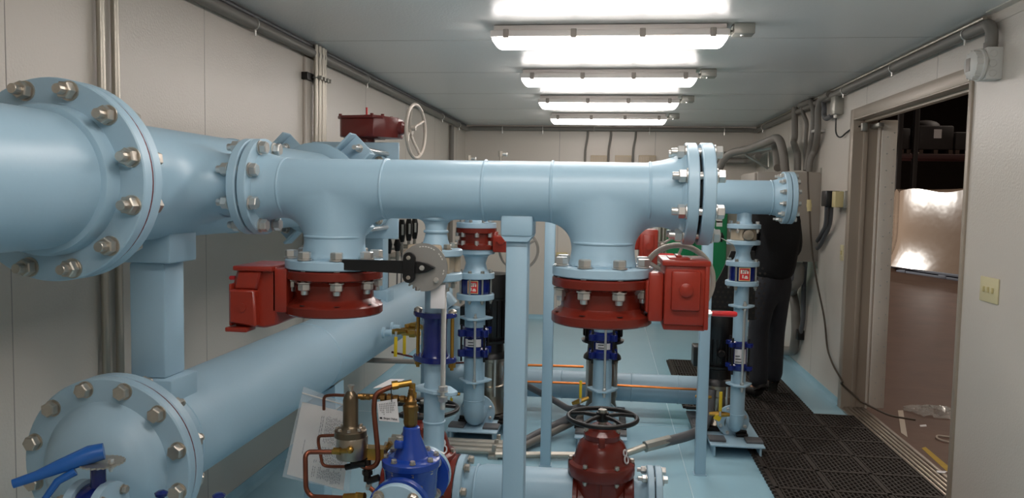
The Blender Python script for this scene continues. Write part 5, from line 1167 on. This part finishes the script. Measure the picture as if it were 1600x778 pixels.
me = sk(['jw', 'jp', 'jl', 'lk', 'lan', 'jr', 'rk', 'ran'], [('jw', 'jp'), ('jp', 'jl'), ('jl', 'lk'), ('lk', 'lan'), ('jp', 'jr'), ('jr', 'rk'), ('rk', 'ran')], [(.15, .12), (.16, .13), (.088, .1), .08, .076, (.088, .1), .08, .076], 'jeans', 0); me.materials.append(JEAN); inst('jeans', me, t, PM)
for s, (a, c) in enumerate((('la', 'lt'), ('ra', 'rt'))):
    A1, B1 = V(J[a]), V(J[c]); J['s0'] = tuple(A1+V((0, -.05, -.055))); J['s1'] = tuple(A1+V((0, .04, -.05))); J['s2'] = tuple(B1+V((0, .03, .002))); J['s3'] = tuple(A1+V((0, -.01, .02)))
    me = sk(['s0', 's1', 's2', 's3'], [('s0', 's1'), ('s1', 's2'), ('s0', 's3')], [(.045, .045), (.05, .042), (.046, .032), .05], 'boot', 0); me.materials.append(SHOE); inst('boot', me, t, PM)
q = MB(); q.sph((0, .12, 1.59), .098, 24, 14, (.86, 1.0, .82)); hh = q.mesh('hair'); hh.materials.append(HAIR); inst('hair', hh, t, PM)
q = MB(); 
for s in (-1, 1): q.sph((s*.078, .13, 1.54), .028, 12, 8, (.3, .7, 1))
q.sph((0, .235, 1.52), .016, 10, 8, (.8, 1, 1.3)); fm = q.mesh('ears_and_nose'); fm.materials.append(SKIN); inst('ear', fm, t, PM)
q = MB()
for s in (-1, 1): q.sph((s*.032, .225, 1.545), .011, 10, 8)
fm = q.mesh('eyes'); fm.materials.append(WHITEPL); inst('eye', fm, t, PM)
q = MB(); q.sph((0, .215, 1.485), .022, 12, 8, (1, .3, .3)); fm = q.mesh('mouth'); fm.materials.append(RED); inst('mouth', fm, t, PM)
# ================================================================ WAREHOUSE BEYOND THE DOOR
WZ = -.08
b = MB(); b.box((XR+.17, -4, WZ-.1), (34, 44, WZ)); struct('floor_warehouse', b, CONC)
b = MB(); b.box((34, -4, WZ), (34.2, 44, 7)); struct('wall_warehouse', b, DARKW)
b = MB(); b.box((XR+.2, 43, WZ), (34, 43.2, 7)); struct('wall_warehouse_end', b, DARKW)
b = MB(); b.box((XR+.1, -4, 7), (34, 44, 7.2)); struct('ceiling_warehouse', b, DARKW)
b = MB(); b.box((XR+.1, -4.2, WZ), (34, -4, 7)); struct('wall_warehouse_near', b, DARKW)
# wrapped load on pallet
bx = 7.6
cL = PZ(1388, 418, WZ+.15)
t = thing('wrapped_load', 'large load wrapped in glossy film on a low pallet outside the door', 'load', PZ(1440, 430, WZ))
gl, gr = PZ(1397, 423, WZ), PZ(1500, 447, WZ)
tl = PY(1407, 298, gl.y); tr = PY(1540, 288, gr.y); bl = PY(1394, 415, gl.y)
def wrapped():
    q = MB(); nu, nv = 24, 18; vs = []; fs = []
    ztop = tl.z; zb_ = bl.z
    dx = (tr-tl); dep = V((.55, 2.4, 0))
    for j in range(nv+1):
        s = j/nv; z = zb_+(ztop-zb_)*s
        fl_ = .28*(1-min(1, s/.45))**2
        base = [V((tl.x, tl.y, z)), V((tr.x+.6, tr.y-.5, z)), V((tr.x+.6+dep.x, tr.y-.5+dep.y, z)), V((tl.x+dep.x, tl.y+dep.y, z))]
        base[0] += V((-fl_*.9, -fl_*.1, 0)); base[1] += V((fl_*.5, -fl_*.2, 0)); base[3] += V((-fl_*.6, fl_*.5, 0))
        for e in range(4):
            for k in range(nu):
                p = base[e].lerp(base[(e+1) % 4], k/nu); 
                w = .008*math.sin(k*.7+e)*math.sin(s*3)*(1 if s < .98 else .3); n_ = (base[(e+1) % 4]-base[e]).cross(Z).normalized(); p = p+n_*w
                if j == nv: p = p+V((0, 0, .05*math.sin(k*.5+e*2)))
                vs.append(p)
    R_ = 4*nu
    for j in range(nv):
        for k in range(R_): k2 = (k+1) % R_; fs.append((j*R_+k, j*R_+k2, (j+1)*R_+k2, (j+1)*R_+k))
    fs.append(tuple(range(nv*R_, nv*R_+R_))); q.add(vs, fs); return q
part('wrapped_goods', wrapped(), WRAP, t)
q = MB(); zb_ = WZ; e1_ = V((tr.x-tl.x+.6, tr.y-.5-tl.y, 0)).normalized(); m = M.Translation(V((bl.x, bl.y, 0))) @ M.Rotation(math.atan2(e1_.y, e1_.x), 4, 'Z')
Ld = (tr-tl).length+.6
q.box((-.1, -.02, bl.z-.05), (Ld, .9, bl.z+.01), .01, m)
for k in (0.1, .45, .85): q.box((Ld*k-.1, -.03, WZ), (Ld*k+.15, .85, bl.z-.05), .01, m)
q.box((.2, -.02, WZ), (Ld, .1, WZ+.05), .005, m)
part('pallet', q, PALLET, t)
# racking
t = thing('storage_rack', 'dark red pallet racking in the dim warehouse', 'rack', PY(1440, 400, 26))
ry = gr.y+5
q = MB(); a, c = PY(1380, 240, ry), PY(1560, 246, ry); q.box((a.x-1, ry, a.z-.12), (c.x+2, ry+.1, a.z-.0), .01); q.box((a.x-1, ry+1.1, a.z-.12), (c.x+2, ry+1.2, a.z), .01); part('beam', q, RACK, t)
for u in (1405, 1430, 1540):
    a2 = PY(u, 240, ry); q = MB(); q.box((a2.x-.06, ry-.04, WZ), (a2.x+.06, ry+.08, a.z+2), .01); part('upright', q, CRATE, t)
for i, (u0_, v0_, u1_, v1_, lab) in enumerate(((1398, 200, 1422, 236, 'dark wrapped stack on the rack, left'), (1437, 196, 1490, 236, 'dark boxed goods on the rack, middle, white sheet on its front'), (1494, 206, 1540, 236, 'dark boxed goods on the rack, right'))):
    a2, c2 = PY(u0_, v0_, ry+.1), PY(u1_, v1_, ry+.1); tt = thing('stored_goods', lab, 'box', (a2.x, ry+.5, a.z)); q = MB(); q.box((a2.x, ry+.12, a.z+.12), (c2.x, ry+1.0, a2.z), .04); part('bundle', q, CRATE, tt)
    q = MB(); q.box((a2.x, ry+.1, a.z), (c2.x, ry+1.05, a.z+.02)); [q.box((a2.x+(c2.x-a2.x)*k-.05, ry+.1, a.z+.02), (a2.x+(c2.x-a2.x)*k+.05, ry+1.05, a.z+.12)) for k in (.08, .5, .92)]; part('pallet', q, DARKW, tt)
    if i == 1:
        p0, p1 = PY(1460, 202, ry+.1), PY(1471, 216, ry+.1); q = MB(); q.box((p0.x, ry+.1, p1.z), (p1.x, ry+.12, p0.z)); part('white_sheet', q, CARD, tt)
        q = MB(); q.sph((PY(1446, 198, ry+.5).x, ry+.5, a2.z), .35, 12, 8, (1, 1, .5)); part('loose_cover', q, CRATE, tt)
for k in range(5):
    a2 = PY(1396, 330, gl.y+2); q = MB(); z_ = WZ+k*.28; py_ = gl.y+2; q.box((a2.x-.6, py_, z_), (a2.x+.3, py_+1, z_+.1), .01); q.box((a2.x-.6, py_, z_+.18), (a2.x+.3, py_+1, z_+.22), .01); q.box((a2.x-.5, py_+.1, z_+.09), (a2.x-.35, py_+.9, z_+.19)); q.box((a2.x+.1, py_+.1, z_+.09), (a2.x+.25, py_+.9, z_+.19))
    solo('pallet', q, DARKW, ['lowest', 'second lowest', 'middle', 'second highest', 'topmost'][k]+' pallet of the dark stack beside the door edge', 'pallet', 'stack of pallets')
# litter
q = MB(); c = PZ(1458, 645, WZ); rnd = random.Random(3); vs = []; fs = []; n = 14
for i in range(n):
    for j in range(n):
        x_, y_ = (i/(n-1)-.5), (j/(n-1)-.5); rr = math.hypot(x_, y_); vs.append((c.x+x_*.5+rnd.uniform(-.02, .02), c.y+y_*.45+rnd.uniform(-.02, .02), WZ+.003+max(0, .5-rr)*.09*rnd.random()*2))
for i in range(n-1):
    for j in range(n-1):
        if math.hypot(i/(n-1)-.5, j/(n-1)-.5) < .46: fs.append((i*n+j, (i+1)*n+j, (i+1)*n+j+1, i*n+j+1))
q.add(vs, fs); solo('plastic_film', q, WRAPC, 'crumpled clear plastic film on the warehouse floor', 'litter')
p0, p1, p2, p3 = PZ(1403, 641, WZ+.004), PZ(1411, 641, WZ+.004), PZ(1418, 683, WZ+.004), PZ(1408, 676, WZ+.004)
solo('pale_strip', quad([p0, p1, p2, p3], .01), WOODS, 'pale flat strip lying on the floor outside the threshold', 'strip')
solo('cable_loop', MB().tube([PZ(1500, 684, WZ+.01), PZ(1478, 682, WZ+.01), PZ(1464, 680, WZ+.01), PZ(1463, 684, WZ+.01), PZ(1475, 689, WZ+.01), PZ(1500, 694, WZ+.01)], .006, 8, .03), WOODS, 'thin pale cable loop on the floor outside the near door jamb', 'cable')
solo('paper_scrap', quad([PZ(1437, 664, WZ+.002), PZ(1447, 663, WZ+.002), PZ(1448, 666, WZ+.002), PZ(1438, 666.5, WZ+.002)], .004), CARD, 'tiny white scrap on the warehouse floor', 'litter')
solo('paper_scrap', quad([PZ(1463, 735, .026), PZ(1480, 736, .026), PZ(1476, 739, .026), PZ(1464, 738, .026)], .002), CARD, 'white scrap lying on the door threshold', 'litter')
q = quad([PZ(1440, 700, WZ+.001), PZ(1446, 698, WZ+.001), PZ(1520, 760, WZ+.001), PZ(1505, 760, WZ+.001)], .002)
solo('yellow_line', q, YLINE, 'worn yellow line painted on the warehouse floor along the threshold', 'floor marking')
# ================================================================ LIGHTING / CAMERA
def area(name, loc, size, power, col, rot=(0, 0, 0), sy=None):
    l = bpy.data.lights.new(name, 'AREA'); l.energy = power; l.color = col; l.size = size
    if sy: l.shape = 'RECTANGLE'; l.size_y = sy
    o = bpy.data.objects.new(name, l); o.location = loc; o.rotation_euler = rot; COL.objects.link(o)
for i, (x_, y_) in enumerate(((6, 6), (7, 13), (13, 12), (11, 22))): area('warehouse_lamp', (x_, y_, 6.6), .4, 95, (1, .88, .77))
area('work_lamp', (tl.x-3.5, tl.y+1.9, 1.9), .4, 90, (1, .95, .88), (0, -PI/2*.88, 0))
w = bpy.data.worlds.new('w'); S.world = w; w.use_nodes = True; w.node_tree.nodes['Background'].inputs[0].default_value = (.9, .92, 1, 1); w.node_tree.nodes['Background'].inputs[1].default_value = .02
cd_ = bpy.data.cameras.new('camera'); cd_.sensor_width = 36; cd_.sensor_fit = 'HORIZONTAL'; cd_.lens = 36*FPX/1600; cd_.clip_start = .02
co = bpy.data.objects.new('camera', cd_); COL.objects.link(co)
mm = M((cR, cU, -cF)).transposed().to_4x4(); mm.translation = CAM; co.matrix_world = mm
S.camera = co
S.view_settings.view_transform = 'Standard'; S.view_settings.look = 'None'; S.view_settings.gamma = 1; S.view_settings.use_curve_mapping = False
S.view_settings.exposure = .62
